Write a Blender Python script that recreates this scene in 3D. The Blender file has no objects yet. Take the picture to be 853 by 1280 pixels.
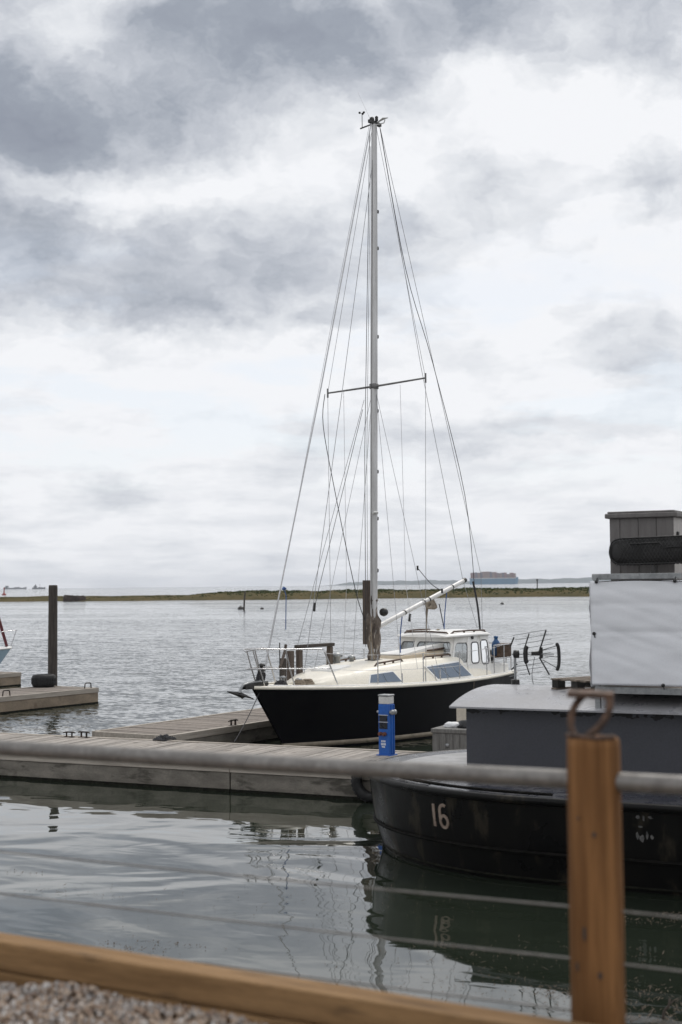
import bpy, bmesh, math, random
from mathutils import Vector, Matrix, Euler
random.seed(7)
S = bpy.context.scene
COL = S.collection
R = math.radians
PI = math.pi

# ------------------------------------------------------------------ camera
cam_d = bpy.data.cameras.new('camera'); cam = bpy.data.objects.new('camera', cam_d); COL.objects.link(cam)
cam_d.sensor_fit = 'VERTICAL'; cam_d.sensor_height = 36.0; cam_d.sensor_width = 24.0; cam_d.lens = 50.0
cam.location = (0, 0, 3.2)
cam.matrix_world = Matrix.Translation((0, 0, 3.2)) @ Matrix.Rotation(R(90 + 2.94), 4, 'X') @ Matrix.Rotation(R(-0.6), 4, 'Z')
cam_d.clip_start = 0.1; cam_d.clip_end = 60000
cam_d.dof.use_dof = True; cam_d.dof.focus_distance = 29.0; cam_d.dof.aperture_fstop = 2.3; cam_d.dof.aperture_blades = 0
S.camera = cam
S.render.engine = 'CYCLES'
S.render.resolution_x = 682; S.render.resolution_y = 1024

# ------------------------------------------------------------------ exposure
S.view_settings.view_transform = 'Standard'; S.view_settings.look = 'None'
S.view_settings.gamma = 1.0; S.view_settings.exposure = 0.2; S.view_settings.use_curve_mapping = False

# ------------------------------------------------------------------ sun
SUN_EL, SUN_AZ = R(52), R(24)
sd = Vector((math.sin(SUN_AZ)*math.cos(SUN_EL), math.cos(SUN_AZ)*math.cos(SUN_EL), math.sin(SUN_EL)))
sl = bpy.data.lights.new('sun', 'SUN'); sl.energy = 1.5; sl.angle = R(18); sl.color = (1.0, 0.95, 0.88)
so = bpy.data.objects.new('sun', sl); COL.objects.link(so)
so.rotation_mode = 'QUATERNION'; so.rotation_quaternion = sd.to_track_quat('Z', 'Y'); so.location = (0, 0, 40)

# ------------------------------------------------------------------ node helpers
class NT:
    def __init__(s, nt): s.nt = nt
    def n(s, typ, **kw):
        nd = s.nt.nodes.new(typ)
        for k, v in kw.items():
            if hasattr(nd, k) and k not in nd.inputs.keys(): setattr(nd, k, v)
            else: s.put(nd.inputs[k], v)
        return nd
    def put(s, inp, v):
        if isinstance(v, bpy.types.NodeSocket): s.nt.links.new(v, inp)
        else: inp.default_value = v
    def math(s, op, a, b=None, c=None, clamp=False):
        nd = s.nt.nodes.new('ShaderNodeMath'); nd.operation = op; nd.use_clamp = clamp
        for i, v in enumerate((a, b, c)):
            if v is not None: s.put(nd.inputs[i], v)
        return nd.outputs[0]
    def vec(s, op, a, b=None, scale=None):
        nd = s.nt.nodes.new('ShaderNodeVectorMath'); nd.operation = op
        s.put(nd.inputs[0], a)
        if b is not None: s.put(nd.inputs[1], b)
        if scale is not None: s.put(nd.inputs['Scale'], scale)
        return nd.outputs['Value'] if op in ('LENGTH', 'DOT_PRODUCT', 'DISTANCE') else nd.outputs[0]
    def noise(s, vec, scale, detail=5, rough=.55, dist=0.0, dim='3D'):
        nd = s.nt.nodes.new('ShaderNodeTexNoise'); nd.noise_dimensions = dim
        s.put(nd.inputs['Vector'], vec); nd.inputs['Scale'].default_value = scale
        nd.inputs['Detail'].default_value = detail; nd.inputs['Roughness'].default_value = rough
        nd.inputs['Distortion'].default_value = dist
        return nd.outputs[0], nd.outputs[1]
    def ramp(s, v, a, b, o0=0.0, o1=1.0, smooth=True):
        nd = s.nt.nodes.new('ShaderNodeMapRange'); nd.interpolation_type = 'SMOOTHSTEP' if smooth else 'LINEAR'
        s.put(nd.inputs[0], v)
        for i, q in enumerate((a, b, o0, o1)): s.put(nd.inputs[i+1], q)
        return nd.outputs[0]
    def mix(s, f, a, b, mode='MIX'):
        nd = s.nt.nodes.new('ShaderNodeMix'); nd.data_type = 'RGBA'; nd.blend_type = mode
        s.put(nd.inputs[0], f)
        s.put(nd.inputs[6], a if isinstance(a, bpy.types.NodeSocket) else (*a, 1))
        s.put(nd.inputs[7], b if isinstance(b, bpy.types.NodeSocket) else (*b, 1))
        return nd.outputs[2]

# ------------------------------------------------------------------ world: broken cloud over a pale sky
W = bpy.data.worlds.new('World'); S.world = W; W.use_nodes = True
W.cycles.sampling_method = 'MANUAL'; W.cycles.sample_map_resolution = 512
W.node_tree.nodes.clear(); w = NT(W.node_tree)
sky = w.n('ShaderNodeTexSky'); sky.sky_type = 'NISHITA'; sky.sun_disc = False
sky.sun_elevation = SUN_EL; sky.sun_rotation = SUN_AZ; sky.air_density = 1.0; sky.dust_density = 0.4
bg1 = w.n('ShaderNodeBackground'); w.put(bg1.inputs[0], sky.outputs[0]); bg1.inputs[1].default_value = 0.11
tc = w.n('ShaderNodeTexCoord')
d = w.vec('NORMALIZE', tc.outputs['Generated'])
sp = w.n('ShaderNodeSeparateXYZ', Vector=d)
dx, dy, dz = sp.outputs
zz = w.math('ADD', w.math('MAXIMUM', dz, 0.0), 0.10)
cmb = w.n('ShaderNodeCombineXYZ', X=w.math('DIVIDE', dx, zz), Y=w.math('DIVIDE', dy, zz), Z=0.37)
pl = cmb.outputs[0]
# tangent coordinates of the sky straight ahead, for the larger cloud banks
dyc = w.math('MAXIMUM', dy, 0.05)
q0 = w.n('ShaderNodeCombineXYZ', X=w.math('DIVIDE', dx, dyc), Y=w.math('DIVIDE', dz, dyc), Z=0.0).outputs[0]
_, wc = w.noise(w.vec('MULTIPLY', q0, (1, 1.5, 1)), 9, 5, .66, 0, '2D')
wq = w.vec('SCALE', w.vec('SUBTRACT', wc, (.5, .5, .5)), scale=.075)
q = w.vec('ADD', q0, wq)
fb, _ = w.noise(pl, 1.5, 5, .6, 0, '2D')
lg = w.math('MULTIPLY', w.math('LOGARITHM', w.math('ADD', w.math('MAXIMUM', dz, 0.0), .09), 2.718), .62)   # cloud rows close up towards the horizon
ql = w.n('ShaderNodeCombineXYZ', X=w.math('DIVIDE', dx, dyc), Y=lg, Z=0.0).outputs[0]
fb2, _ = w.noise(w.vec('ADD', ql, wq), 15, 6, .58, 0, '2D')
fb3, _ = w.noise(w.vec('ADD', w.vec('MULTIPLY', ql, (1, 1.1, 1)), w.vec('SCALE', wq, scale=1.5)), 6.5, 2, .5, 0, '2D')
BANKS = [  # azimuth tan, elevation tan, half widths, darkness
    (.14, .414, .30, .058, .64), (-.22, .330, .12, .046, .74), (-.13, .228, .16, .046, .56),
    (-.25, .255, .08, .03, .40), (-.05, .375, .10, .042, .42), (.14, .278, .15, .028, .26),
    (.23, .167, .045, .016, .30), (-.006, .191, .022, .009, .20), (-.15, .061, .022, .010, .26),
    (.12, .107, .13, .015, .30), (-.02, .085, .05, .016, .22), (-.21, .385, .10, .022, -.10), (-.24, .41, .10, .03, .25),
    (-.15, .282, .09, .018, -.34), (.20, .215, .12, .035, -.12), (-.10, .150, .16, .03, -.10), (.22, .325, .10, .020, -.16), (.03, .02, .4, .03, .12), (.10, .36, .05, .02, -.15)]
acc = None
for (cx, cz, rx, rz, am) in BANKS:
    nd = w.nt.nodes.new('ShaderNodeVectorMath'); nd.operation = 'MULTIPLY_ADD'; w.put(nd.inputs[0], q)
    nd.inputs[1].default_value = (1/rx, 1/rz, 0); nd.inputs[2].default_value = (-cx/rx, -cz/rz, 0); v = nd.outputs[0]
    g = w.ramp(w.vec('LENGTH', v), 1.8, .15, 0, am*.86)
    acc = g if acc is None else w.math('ADD', acc, g)
ahead = w.ramp(dy, .25, .8)
# elsewhere the same kind of sky goes on: banks from the noise alone
gen = w.ramp(fb, .45, .70, 0, .20)
dark = w.math('MULTIPLY_ADD', w.math('SUBTRACT', acc, gen), ahead, gen)
det = w.math('MULTIPLY', w.math('SUBTRACT', fb2, .5), w.ramp(dz, .05, .30, .58, .90))
det3 = w.math('MULTIPLY', w.math('SUBTRACT', fb3, .5), .50)
det2 = w.math('MULTIPLY', w.math('SUBTRACT', fb, .5), .9)
lvl = w.math('SUBTRACT', w.math('SUBTRACT', w.math('SUBTRACT', .99, dark), w.math('ADD', det, det3)), w.math('MULTIPLY', det2, .5))
cr = w.n('ShaderNodeValToRGB', Fac=lvl)
e = cr.color_ramp.elements
e[0].position = 0.0; e[0].color = (.245, .27, .325, 1)
e[1].position = 1.0; e[1].color = (.80, .81, .835, 1)
for p, c in ((.28, (.305, .335, .39)), (.55, (.48, .505, .555)), (.78, (.665, .685, .72))):
    x = cr.color_ramp.elements.new(p); x.color = (*c, 1)
bg2 = w.n('ShaderNodeBackground'); w.put(bg2.inputs[0], cr.outputs[0]); bg2.inputs[1].default_value = 1.0
# thin places where the pale blue shows, low over the horizon
gap = w.math('SUBTRACT', 1.05, fb)
gapm = w.math('MULTIPLY', w.ramp(gap, .52, .68, 0, .15), w.math('MULTIPLY', w.ramp(dz, .30, .14), w.ramp(dz, .045, .11)))
mx = w.n('ShaderNodeMixShader'); w.put(mx.inputs[0], gapm); w.put(mx.inputs[1], bg2.outputs[0]); w.put(mx.inputs[2], bg1.outputs[0])
wo = w.n('ShaderNodeOutputWorld'); w.put(wo.inputs[0], mx.outputs[0])

# ------------------------------------------------------------------ materials
MATS = {}
def pm(name, c1, c2=None, scale=6.0, stretch=(1, 1, 1), rough=.7, rvar=.12, bump=.15, bdist=.01, metal=0.0, rnd=0.0,
       stain=None, sscale=2.0, sth=.58, sstretch=(1, 1, 1), spec=.5, fine=40, detail=4, coat=0.0):
    """procedural paint / wood / metal: two tones, a stain of its own shape, fine relief"""
    if c2 is None: c2 = tuple(x*.8 for x in c1)
    m = bpy.data.materials.new(name); m.use_nodes = True; t = NT(m.node_tree)
    b = m.node_tree.nodes['Principled BSDF']
    tcx = t.n('ShaderNodeTexCoord'); oi = t.n('ShaderNodeObjectInfo')
    off = t.math('MULTIPLY', oi.outputs['Random'], 37.0)
    p = t.vec('ADD', tcx.outputs['Object'], off)
    ps = t.vec('MULTIPLY', p, stretch)
    n1, _ = t.noise(ps, scale, detail, .6, .2)
    nf, _ = t.noise(ps, fine, 2, .6)
    col = t.mix(t.ramp(n1, .3, .7), c1, c2)
    col = t.mix(t.ramp(nf, .35, .75, 0, .35), col, tuple(x*.62 for x in c2))
    if stain is not None:
        n2, _ = t.noise(t.vec('MULTIPLY', p, sstretch), sscale, 5, .62, .3)
        col = t.mix(t.ramp(n2, sth, sth+.12, 0, .85), col, stain)
    if rnd:
        hs = t.n('ShaderNodeHueSaturation', Value=t.ramp(oi.outputs['Random'], 0, 1, 1-rnd, 1+rnd, False), Color=col); col = hs.outputs[0]
    t.put(b.inputs['Base Color'], col)
    t.put(b.inputs['Roughness'], t.ramp(n1, .3, .7, max(.03, rough-rvar), min(1, rough+rvar)))
    b.inputs['Metallic'].default_value = metal
    b.inputs['Specular IOR Level'].default_value = spec
    if coat: b.inputs['Coat Weight'].default_value = coat
    if bump:
        bp = t.n('ShaderNodeBump', Strength=bump, Distance=bdist, Height=t.math('ADD', n1, t.math('MULTIPLY', nf, .5)))
        t.put(b.inputs['Normal'], bp.outputs[0])
    MATS[name] = m; return m

pm('plank_grey', (.38, .345, .31), (.25, .225, .20), 4, (1, 7, 1), .85, .08, .4, .006, rnd=.22, stain=(.10, .085, .07), sscale=2.2, sth=.6)
pm('plank_brown', (.25, .215, .185), (.165, .14, .12), 4, (1, 7, 1), .85, .08, .4, .006, rnd=.25, stain=(.07, .06, .05), sscale=2.2, sth=.58)
pm('timber_pale', (.44, .395, .34), (.30, .265, .225), 3, (.5, 6, 6), .8, .1, .3, .006, rnd=.1, stain=(.13, .11, .09), sscale=3, sth=.62)
pm('concrete', (.22, .20, .17), (.13, .118, .10), 3, (.7, .7, 1.6), .9, .06, .5, .015, rnd=.12, stain=(.055, .05, .04), sscale=2.2, sth=.52, sstretch=(.7, .7, 2.2))
pm('concrete_tan', (.27, .215, .155), (.17, .135, .10), 2.2, (.6, .6, 1.4), .9, .06, .5, .015, rnd=.12, stain=(.11, .08, .055), sscale=1.3, sth=.55)
pm('weed_dark', (.020, .020, .014), (.011, .011, .009), 9, spec=.08, rough=.7, bump=.7, bdist=.03)
pm('dark_timber', (.075, .062, .052), (.04, .034, .03), 3, (6, 6, .6), .85, .08, .5, .01, stain=(.13, .11, .09), sscale=5, sth=.62, sstretch=(4, 4, .5))
pm('rubber', (.016, .016, .017), (.010, .010, .010), 12, rough=.75, bump=.4)
pm('iron', (.06, .048, .042), (.03, .025, .023), 20, rough=.7, metal=.4, bump=.4, bdist=.004, stain=(.13, .06, .03), sscale=14, sth=.55)
pm('rust_iron', (.12, .068, .042), (.05, .035, .028), 18, rough=.8, metal=.15, bump=.6, bdist=.004, stain=(.17, .10, .07), sscale=30, sth=.55)
pm('pipe', (.235, .225, .21), (.17, .16, .15), 14, rough=.5, metal=.45, bump=.12, bdist=.003, stain=(.15, .11, .08), sscale=5, sth=.6)
pm('galv', (.36, .37, .375), (.27, .28, .285), 14, rough=.48, metal=.75, bump=.12, bdist=.003, stain=(.20, .17, .14), sscale=7, sth=.66)
pm('post_pine', (.29, .145, .058), (.120, .057, .023), 3.0, (6, 6, .25), .68, .1, .35, .006, spec=.12, stain=(.115, .05, .02), sscale=3.2, sth=.60, sstretch=(5, 5, .8), fine=18)
pm('sleeper', (.31, .19, .092), (.17, .10, .047), 3.0, (.4, 6, 6), .75, .1, .4, .006, spec=.12, rnd=.08, stain=(.10, .062, .034), sscale=2.2, sth=.54, sstretch=(.7, 4, 4))
pm('hull_black', (.006, .006, .008), (.009, .009, .010), 2.5, rough=.42, rvar=.1, bump=.03, stain=(.010, .010, .010), sscale=1.2, sth=.62, sstretch=(1, 1, .5), spec=.12)
pm('gel_cream', (.86, .815, .715), (.81, .765, .66), 3, rough=.42, bump=.03, stain=(.56, .49, .38), sscale=3.5, sth=.66)
pm('gel_white', (.88, .875, .85), (.84, .83, .80), 3, rough=.4, bump=.03, stain=(.60, .56, .49), sscale=4, sth=.68)
pm('gel_beige', (.56, .48, .36), (.50, .42, .31), 3, rough=.6, bump=.08)
pm('boot_tan', (.30, .255, .19), (.22, .185, .14), 5, rough=.6, bump=.1, stain=(.09, .085, .06), sscale=3, sth=.55)
pm('teak', (.085, .045, .025), (.05, .028, .017), 5, (1, 6, 6), .6, bump=.2, bdist=.004)
pm('mast_alu', (.58, .575, .57), (.47, .465, .46), 2, (3, 3, .3), .42, .1, .05, metal=.45, stain=(.36, .35, .34), sscale=3, sth=.6, sstretch=(3, 3, .3))
pm('spar_dark', (.22, .215, .215), (.15, .148, .148), 8, rough=.5, metal=.3, bump=.1)
pm('boom_white', (.74, .735, .72), (.66, .65, .63), 3, rough=.4, bump=.04, stain=(.45, .42, .38), sscale=6, sth=.66)
pm('stainless', (.62, .62, .63), (.5, .5, .51), 8, rough=.28, rvar=.08, metal=.9, bump=.03, stain=(.30, .22, .15), sscale=9, sth=.68)
pm('wire', (.32, .32, .33), (.24, .24, .25), 20, rough=.5, metal=.4, bump=0)
pm('wire_pale', (.60, .60, .61), (.52, .52, .53), 20, rough=.5, metal=.3, bump=0)
pm('rope_dark', (.05, .05, .055), (.03, .03, .034), 30, rough=.9, bump=.4, bdist=.004)
pm('rope_tan', (.30, .25, .19), (.20, .165, .125), 30, rough=.9, bump=.4, bdist=.004)
pm('rope_blue', (.07, .14, .34), (.05, .09, .22), 30, rough=.9, bump=.4, bdist=.004)
pm('canvas_brown', (.20, .165, .135), (.085, .068, .058), 5, (2, 2, .6), .92, .05, .8, .03, stain=(.46, .41, .36), sscale=6, sth=.54, sstretch=(2, 2, .6))
pm('plank_mast', (.11, .085, .068), (.07, .054, .045), 4, (6, 6, .5), .88, bump=.4)
pm('curtain_blue', (.115, .165, .235), (.085, .12, .175), 6, (8, 8, 1), .35, bump=.1, spec=.6)
pm('gasket', (.12, .12, .125), (.08, .08, .085), 10, rough=.6, bump=0)
pm('ped_blue', (.012, .115, .46), (.010, .090, .37), 3, rough=.42, bump=.03, stain=(.03, .13, .36), sscale=6, sth=.62)
pm('ped_white', (.66, .66, .64), (.57, .57, .555), 4, rough=.4, bump=.03, stain=(.36, .35, .33), sscale=8, sth=.64)
pm('panel_dark', (.018, .022, .032), (.012, .014, .02), 6, rough=.3, bump=0)
pm('socket_brown', (.16, .05, .028), (.10, .034, .02), 9, rough=.55)
pm('print_white', (.72, .74, .78), (.62, .65, .70), 9, rough=.5, bump=0)
pm('storage_grey', (.20, .195, .185), (.13, .127, .12), 5, (6, 6, .6), .8, .08, .4, .006, stain=(.09, .085, .08), sscale=3, sth=.6, sstretch=(5, 5, .5))
pm('bag_black', (.012, .012, .014), (.02, .02, .022), 9, rough=.45, bump=.5, bdist=.02)
pm('bag_white', (.74, .74, .74), (.66, .66, .67), 9, rough=.5, bump=.4, bdist=.02)
pm('barge_black', (.0045, .0045, .0048), (.0075, .0072, .0065), 2.2, rough=.36, rvar=.12, bump=.25, bdist=.012, stain=(.034, .029, .021), sscale=2.2, sth=.54, sstretch=(1.4, 1.4, .5), spec=.14)
pm('barge_strake', (.012, .011, .010), (.007, .007, .0065), 5, spec=.05, rough=.7, bump=.3, stain=(.032, .03, .027), sscale=4, sth=.60)
pm('deck_pale', (.36, .36, .365), (.27, .27, .275), 4, rough=.55, bump=.1, stain=(.24, .235, .23), sscale=3, sth=.62)
pm('deck_dark', (.030, .032, .045), (.02, .021, .028), 4, rough=.25, rvar=.15, bump=.35, bdist=.02, stain=(.36, .36, .37), sscale=5, sth=.66)
pm('roof_grey', (.345, .345, .36), (.285, .285, .297), 3, rough=.34, rvar=.1, bump=.06, stain=(.25, .25, .255), sscale=2, sth=.58)
pm('number_paint', (.34, .265, .21), (.23, .17, .135), 14, rough=.7, bump=.1, stain=(.06, .045, .035), sscale=16, sth=.56)
pm('scuff', (.13, .125, .12), (.07, .07, .07), 20, rough=.8, bump=.1)
pm('tarp', (.84, .85, .88), (.81, .82, .85), 2.5, rough=.5, bump=.05, stain=(.66, .65, .66), sscale=.8, sth=.62, sstretch=(1, 1, 2), fine=200)
pm('tarp_patch', (.84, .84, .84), (.80, .80, .80), 4, rough=.5, bump=.02)
pm('cabinet', (.155, .145, .14), (.135, .126, .122), 5, (5, 5, .6), .7, bump=.15, bdist=.004)
pm('cabinet_light', (.47, .45, .43), (.42, .40, .385), 5, (5, 5, .6), .7, bump=.15, bdist=.004)
pm('black_plastic', (.016, .015, .015), (.011, .011, .011), 9, rough=.5, bump=.1)
pm('dark_steel', (.05, .048, .047), (.03, .03, .03), 9, rough=.6, metal=.2, bump=.1)
pm('pallet_wood', (.22, .18, .14), (.13, .105, .085), 5, (1, 6, 6), .88, bump=.4, bdist=.006)
pm('pallet_block', (.030, .028, .024), (.018, .017, .015), 9, rough=.9, bump=.4)
pm('cream_paint', (.62, .56, .46), (.54, .48, .39), 4, rough=.6, bump=.1, stain=(.40, .34, .26), sscale=5, sth=.6)
pm('bottle_blue', (.02, .10, .26), (.015, .075, .20), 4, rough=.35, bump=.02)
pm('crate_brown', (.12, .075, .05), (.07, .045, .032), 5, (1, 1, 5), .8, bump=.3)
pm('boat_blue', (.40, .53, .63), (.35, .48, .58), 3, rough=.4, bump=.03)
pm('sail_red', (.13, .03, .035), (.09, .022, .026), 8, rough=.9, bump=.3)
pm('buoy', (.05, .045, .042), (.03, .03, .03), 4, rough=.6)
pm('red_paint', (.35, .05, .04), (.28, .04, .035), 4, rough=.6)
pm('ship_hull', (.02, .19, .34), (.02, .17, .31), .05, rough=.6, bump=0)
pm('ship_white', (.6, .6, .58), (.5, .5, .5), .05, rough=.6, bump=0)
pm('ship_dark', (.06, .065, .075), (.05, .055, .06), .05, rough=.7, bump=0)
for i, c in enumerate(((.22, .085, .07), (.15, .10, .105), (.25, .15, .12), (.10, .08, .12), (.19, .07, .065))):
    pm('cargo_%d' % i, c, tuple(x*.75 for x in c), .09, rough=.8, bump=0, fine=.25, stain=(.24, .17, .15), sscale=.12, sth=.58)
pm('wreck', (.085, .060, .048), (.05, .038, .032), .9, rough=.9, bump=.5, bdist=.1)
pm('land', (.075, .095, .085), (.06, .08, .07), .003, rough=.95, bump=0, fine=.02, spec=0.0)
pm('weed_bits', (.095, .066, .040), (.045, .032, .021), 9, rough=.85, bump=.3, rnd=0)
pm('quay_wall_m', (.12, .105, .09), (.075, .068, .06), 2, rough=.9, bump=.5, bdist=.02, stain=(.04, .038, .03), sscale=1.5, sth=.5)

def glass_mat():
    m = bpy.data.materials.new('window_glass'); m.use_nodes = True; t = NT(m.node_tree); m.node_tree.nodes.clear()
    fr = t.n('ShaderNodeFresnel', IOR=1.5); tr = t.n('ShaderNodeBsdfTransparent', Color=(.80, .83, .84, 1))
    gl = t.n('ShaderNodeBsdfGlossy', Color=(.9, .9, .9, 1), Roughness=.04)
    df = t.n('ShaderNodeBsdfDiffuse', Color=(.45, .46, .46, 1))
    a = t.n('ShaderNodeMixShader'); t.put(a.inputs[0], .22); t.put(a.inputs[1], tr.outputs[0]); t.put(a.inputs[2], df.outputs[0])
    x = t.n('ShaderNodeMixShader'); t.put(x.inputs[0], t.math('ADD', fr.outputs[0], .05)); t.put(x.inputs[1], a.outputs[0]); t.put(x.inputs[2], gl.outputs[0])
    o = t.n('ShaderNodeOutputMaterial'); t.put(o.inputs[0], x.outputs[0]); MATS['glass'] = m
glass_mat()

def water_mat():
    m = bpy.data.materials.new('water'); m.use_nodes = True; t = NT(m.node_tree)
    b = m.node_tree.nodes['Principled BSDF']
    g = t.n('ShaderNodeNewGeometry'); p = g.outputs['Position']
    sx = t.n('ShaderNodeSeparateXYZ', Vector=p)
    # sheltered water inside the pontoons, wind ripple in the open
    across = t.math('ADD', t.math('MULTIPLY', sx.outputs[0], .436), t.math('MULTIPLY', sx.outputs[1], .90))
    openw = t.ramp(across, 19.0, 30.0)
    pr = t.n('ShaderNodeVectorRotate', Vector=p, Angle=R(22)); pr.rotation_type = 'Z_AXIS'; pr = pr.outputs[0]
    swell, _ = t.noise(t.vec('MULTIPLY', pr, (.62, 1.0, 1)), .60, 2, .45, .5, '2D')
    rip, _ = t.noise(t.vec('MULTIPLY', pr, (.6, 1.0, 1)), 2.1, 2, .45, .4, '2D')
    gust, _ = t.noise(t.vec('MULTIPLY', pr, (.25, 1.0, 1)), .05, 3, .6, 0, '2D')
    gst = t.ramp(gust, .35, .65, .6, 1.15)
    h1 = t.math('MULTIPLY', swell, .032)
    h2 = t.math('MULTIPLY', rip, .0030)
    bp = t.n('ShaderNodeBump', Strength=1.0, Distance=1.0, Height=t.math('ADD', h1, h2))
    # wind chop in the open: slopes taken straight from the noise so that they hold at any distance
    acc_ = None
    for sc_, am_ in ((.7, .16), (3.0, .26), (9.0, .36)):
        _, c_ = t.noise(t.vec('MULTIPLY', pr, (.55, 1.0, 1)), sc_, 1, .5, 0, '2D')
        v_ = t.vec('SCALE', t.vec('SUBTRACT', c_, (.5, .5, .5)), scale=am_)
        acc_ = v_ if acc_ is None else t.vec('ADD', acc_, v_)
    chop = t.vec('SCALE', t.vec('ADD', t.vec('MULTIPLY', acc_, (1, 1, 0)), (0, -.055, 0)), scale=t.math('MULTIPLY', openw, gst))
    nr = t.vec('NORMALIZE', t.vec('ADD', bp.outputs[0], chop))
    mk, _ = t.noise(p, .22, 3, .6, 0, '2D')
    t.put(b.inputs['Base Color'], t.mix(t.ramp(mk, .3, .7), (.0150, .0200, .0138), (.019, .0250, .017)))
    b.inputs['Roughness'].default_value = .025; b.inputs['IOR'].default_value = 1.85
    t.put(b.inputs['Normal'], nr); MATS['water'] = m
water_mat()

def gravel_mat():
    m = bpy.data.materials.new('gravel_stone'); m.use_nodes = True; t = NT(m.node_tree)
    b = m.node_tree.nodes['Principled BSDF']
    at = t.n('ShaderNodeAttribute'); at.attribute_name = 'tone'
    cr = t.n('ShaderNodeValToRGB', Fac=at.outputs['Fac']); e = cr.color_ramp.elements
    e[0].position = 0; e[0].color = (.22, .15, .11, 1); e[1].position = 1; e[1].color = (.68, .67, .65, 1)
    for p, c in ((.25, (.42, .31, .225)), (.5, (.52, .42, .33)), (.7, (.32, .305, .295)), (.85, (.55, .52, .49))):
        x = cr.color_ramp.elements.new(p); x.color = (*c, 1)
    g = t.n('ShaderNodeNewGeometry'); n, _ = t.noise(g.outputs['Position'], 90, 4)
    t.put(b.inputs['Base Color'], t.mix(t.ramp(n, .3, .75, 0, .5), cr.outputs[0], (.16, .11, .085)))
    b.inputs['Roughness'].default_value = .75; MATS['gravel'] = m
gravel_mat()
pm('gravel_bed', (.20, .15, .115), (.12, .09, .07), 60, rough=.9, bump=.6, bdist=.01)

def marsh_mat(name, a, bcol, c):
    m = bpy.data.materials.new(name); m.use_nodes = True; t = NT(m.node_tree); b = m.node_tree.nodes['Principled BSDF']
    g = t.n('ShaderNodeNewGeometry'); p = g.outputs['Position']
    n1, _ = t.noise(t.vec('MULTIPLY', p, (1, .4, 1)), .12, 6, .65); n2, _ = t.noise(p, 1.1, 5, .65)
    col = t.mix(t.ramp(n1, .35, .65), a, bcol); col = t.mix(t.ramp(n2, .45, .7, 0, .7), col, c)
    t.put(b.inputs['Base Color'], col); b.inputs['Roughness'].default_value = .95; b.inputs['Specular IOR Level'].default_value = 0.0; MATS[name] = m
marsh_mat('marsh', (.115, .092, .050), (.085, .076, .042), (.055, .054, .030))
marsh_mat('marsh_grass', (.058, .074, .026), (.042, .056, .022), (.085, .082, .038))

def cabin_mat():
    """dark grey paint, blistered off along the top under the eave down to black primer"""
    m = pm('cabin_grey', (.066, .068, .079), (.058, .060, .070), 3, rough=.42, bump=.05, spec=.4)
    t = NT(m.node_tree); b = m.node_tree.nodes['Principled BSDF']
    col = b.inputs['Base Color'].links[0].from_socket
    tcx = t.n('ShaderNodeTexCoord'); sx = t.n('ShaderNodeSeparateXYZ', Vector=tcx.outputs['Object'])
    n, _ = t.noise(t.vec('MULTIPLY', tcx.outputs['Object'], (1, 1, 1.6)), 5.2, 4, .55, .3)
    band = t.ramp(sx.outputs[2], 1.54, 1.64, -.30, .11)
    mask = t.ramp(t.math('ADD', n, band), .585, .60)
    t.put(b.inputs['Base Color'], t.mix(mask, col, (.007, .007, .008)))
cabin_mat()

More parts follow.
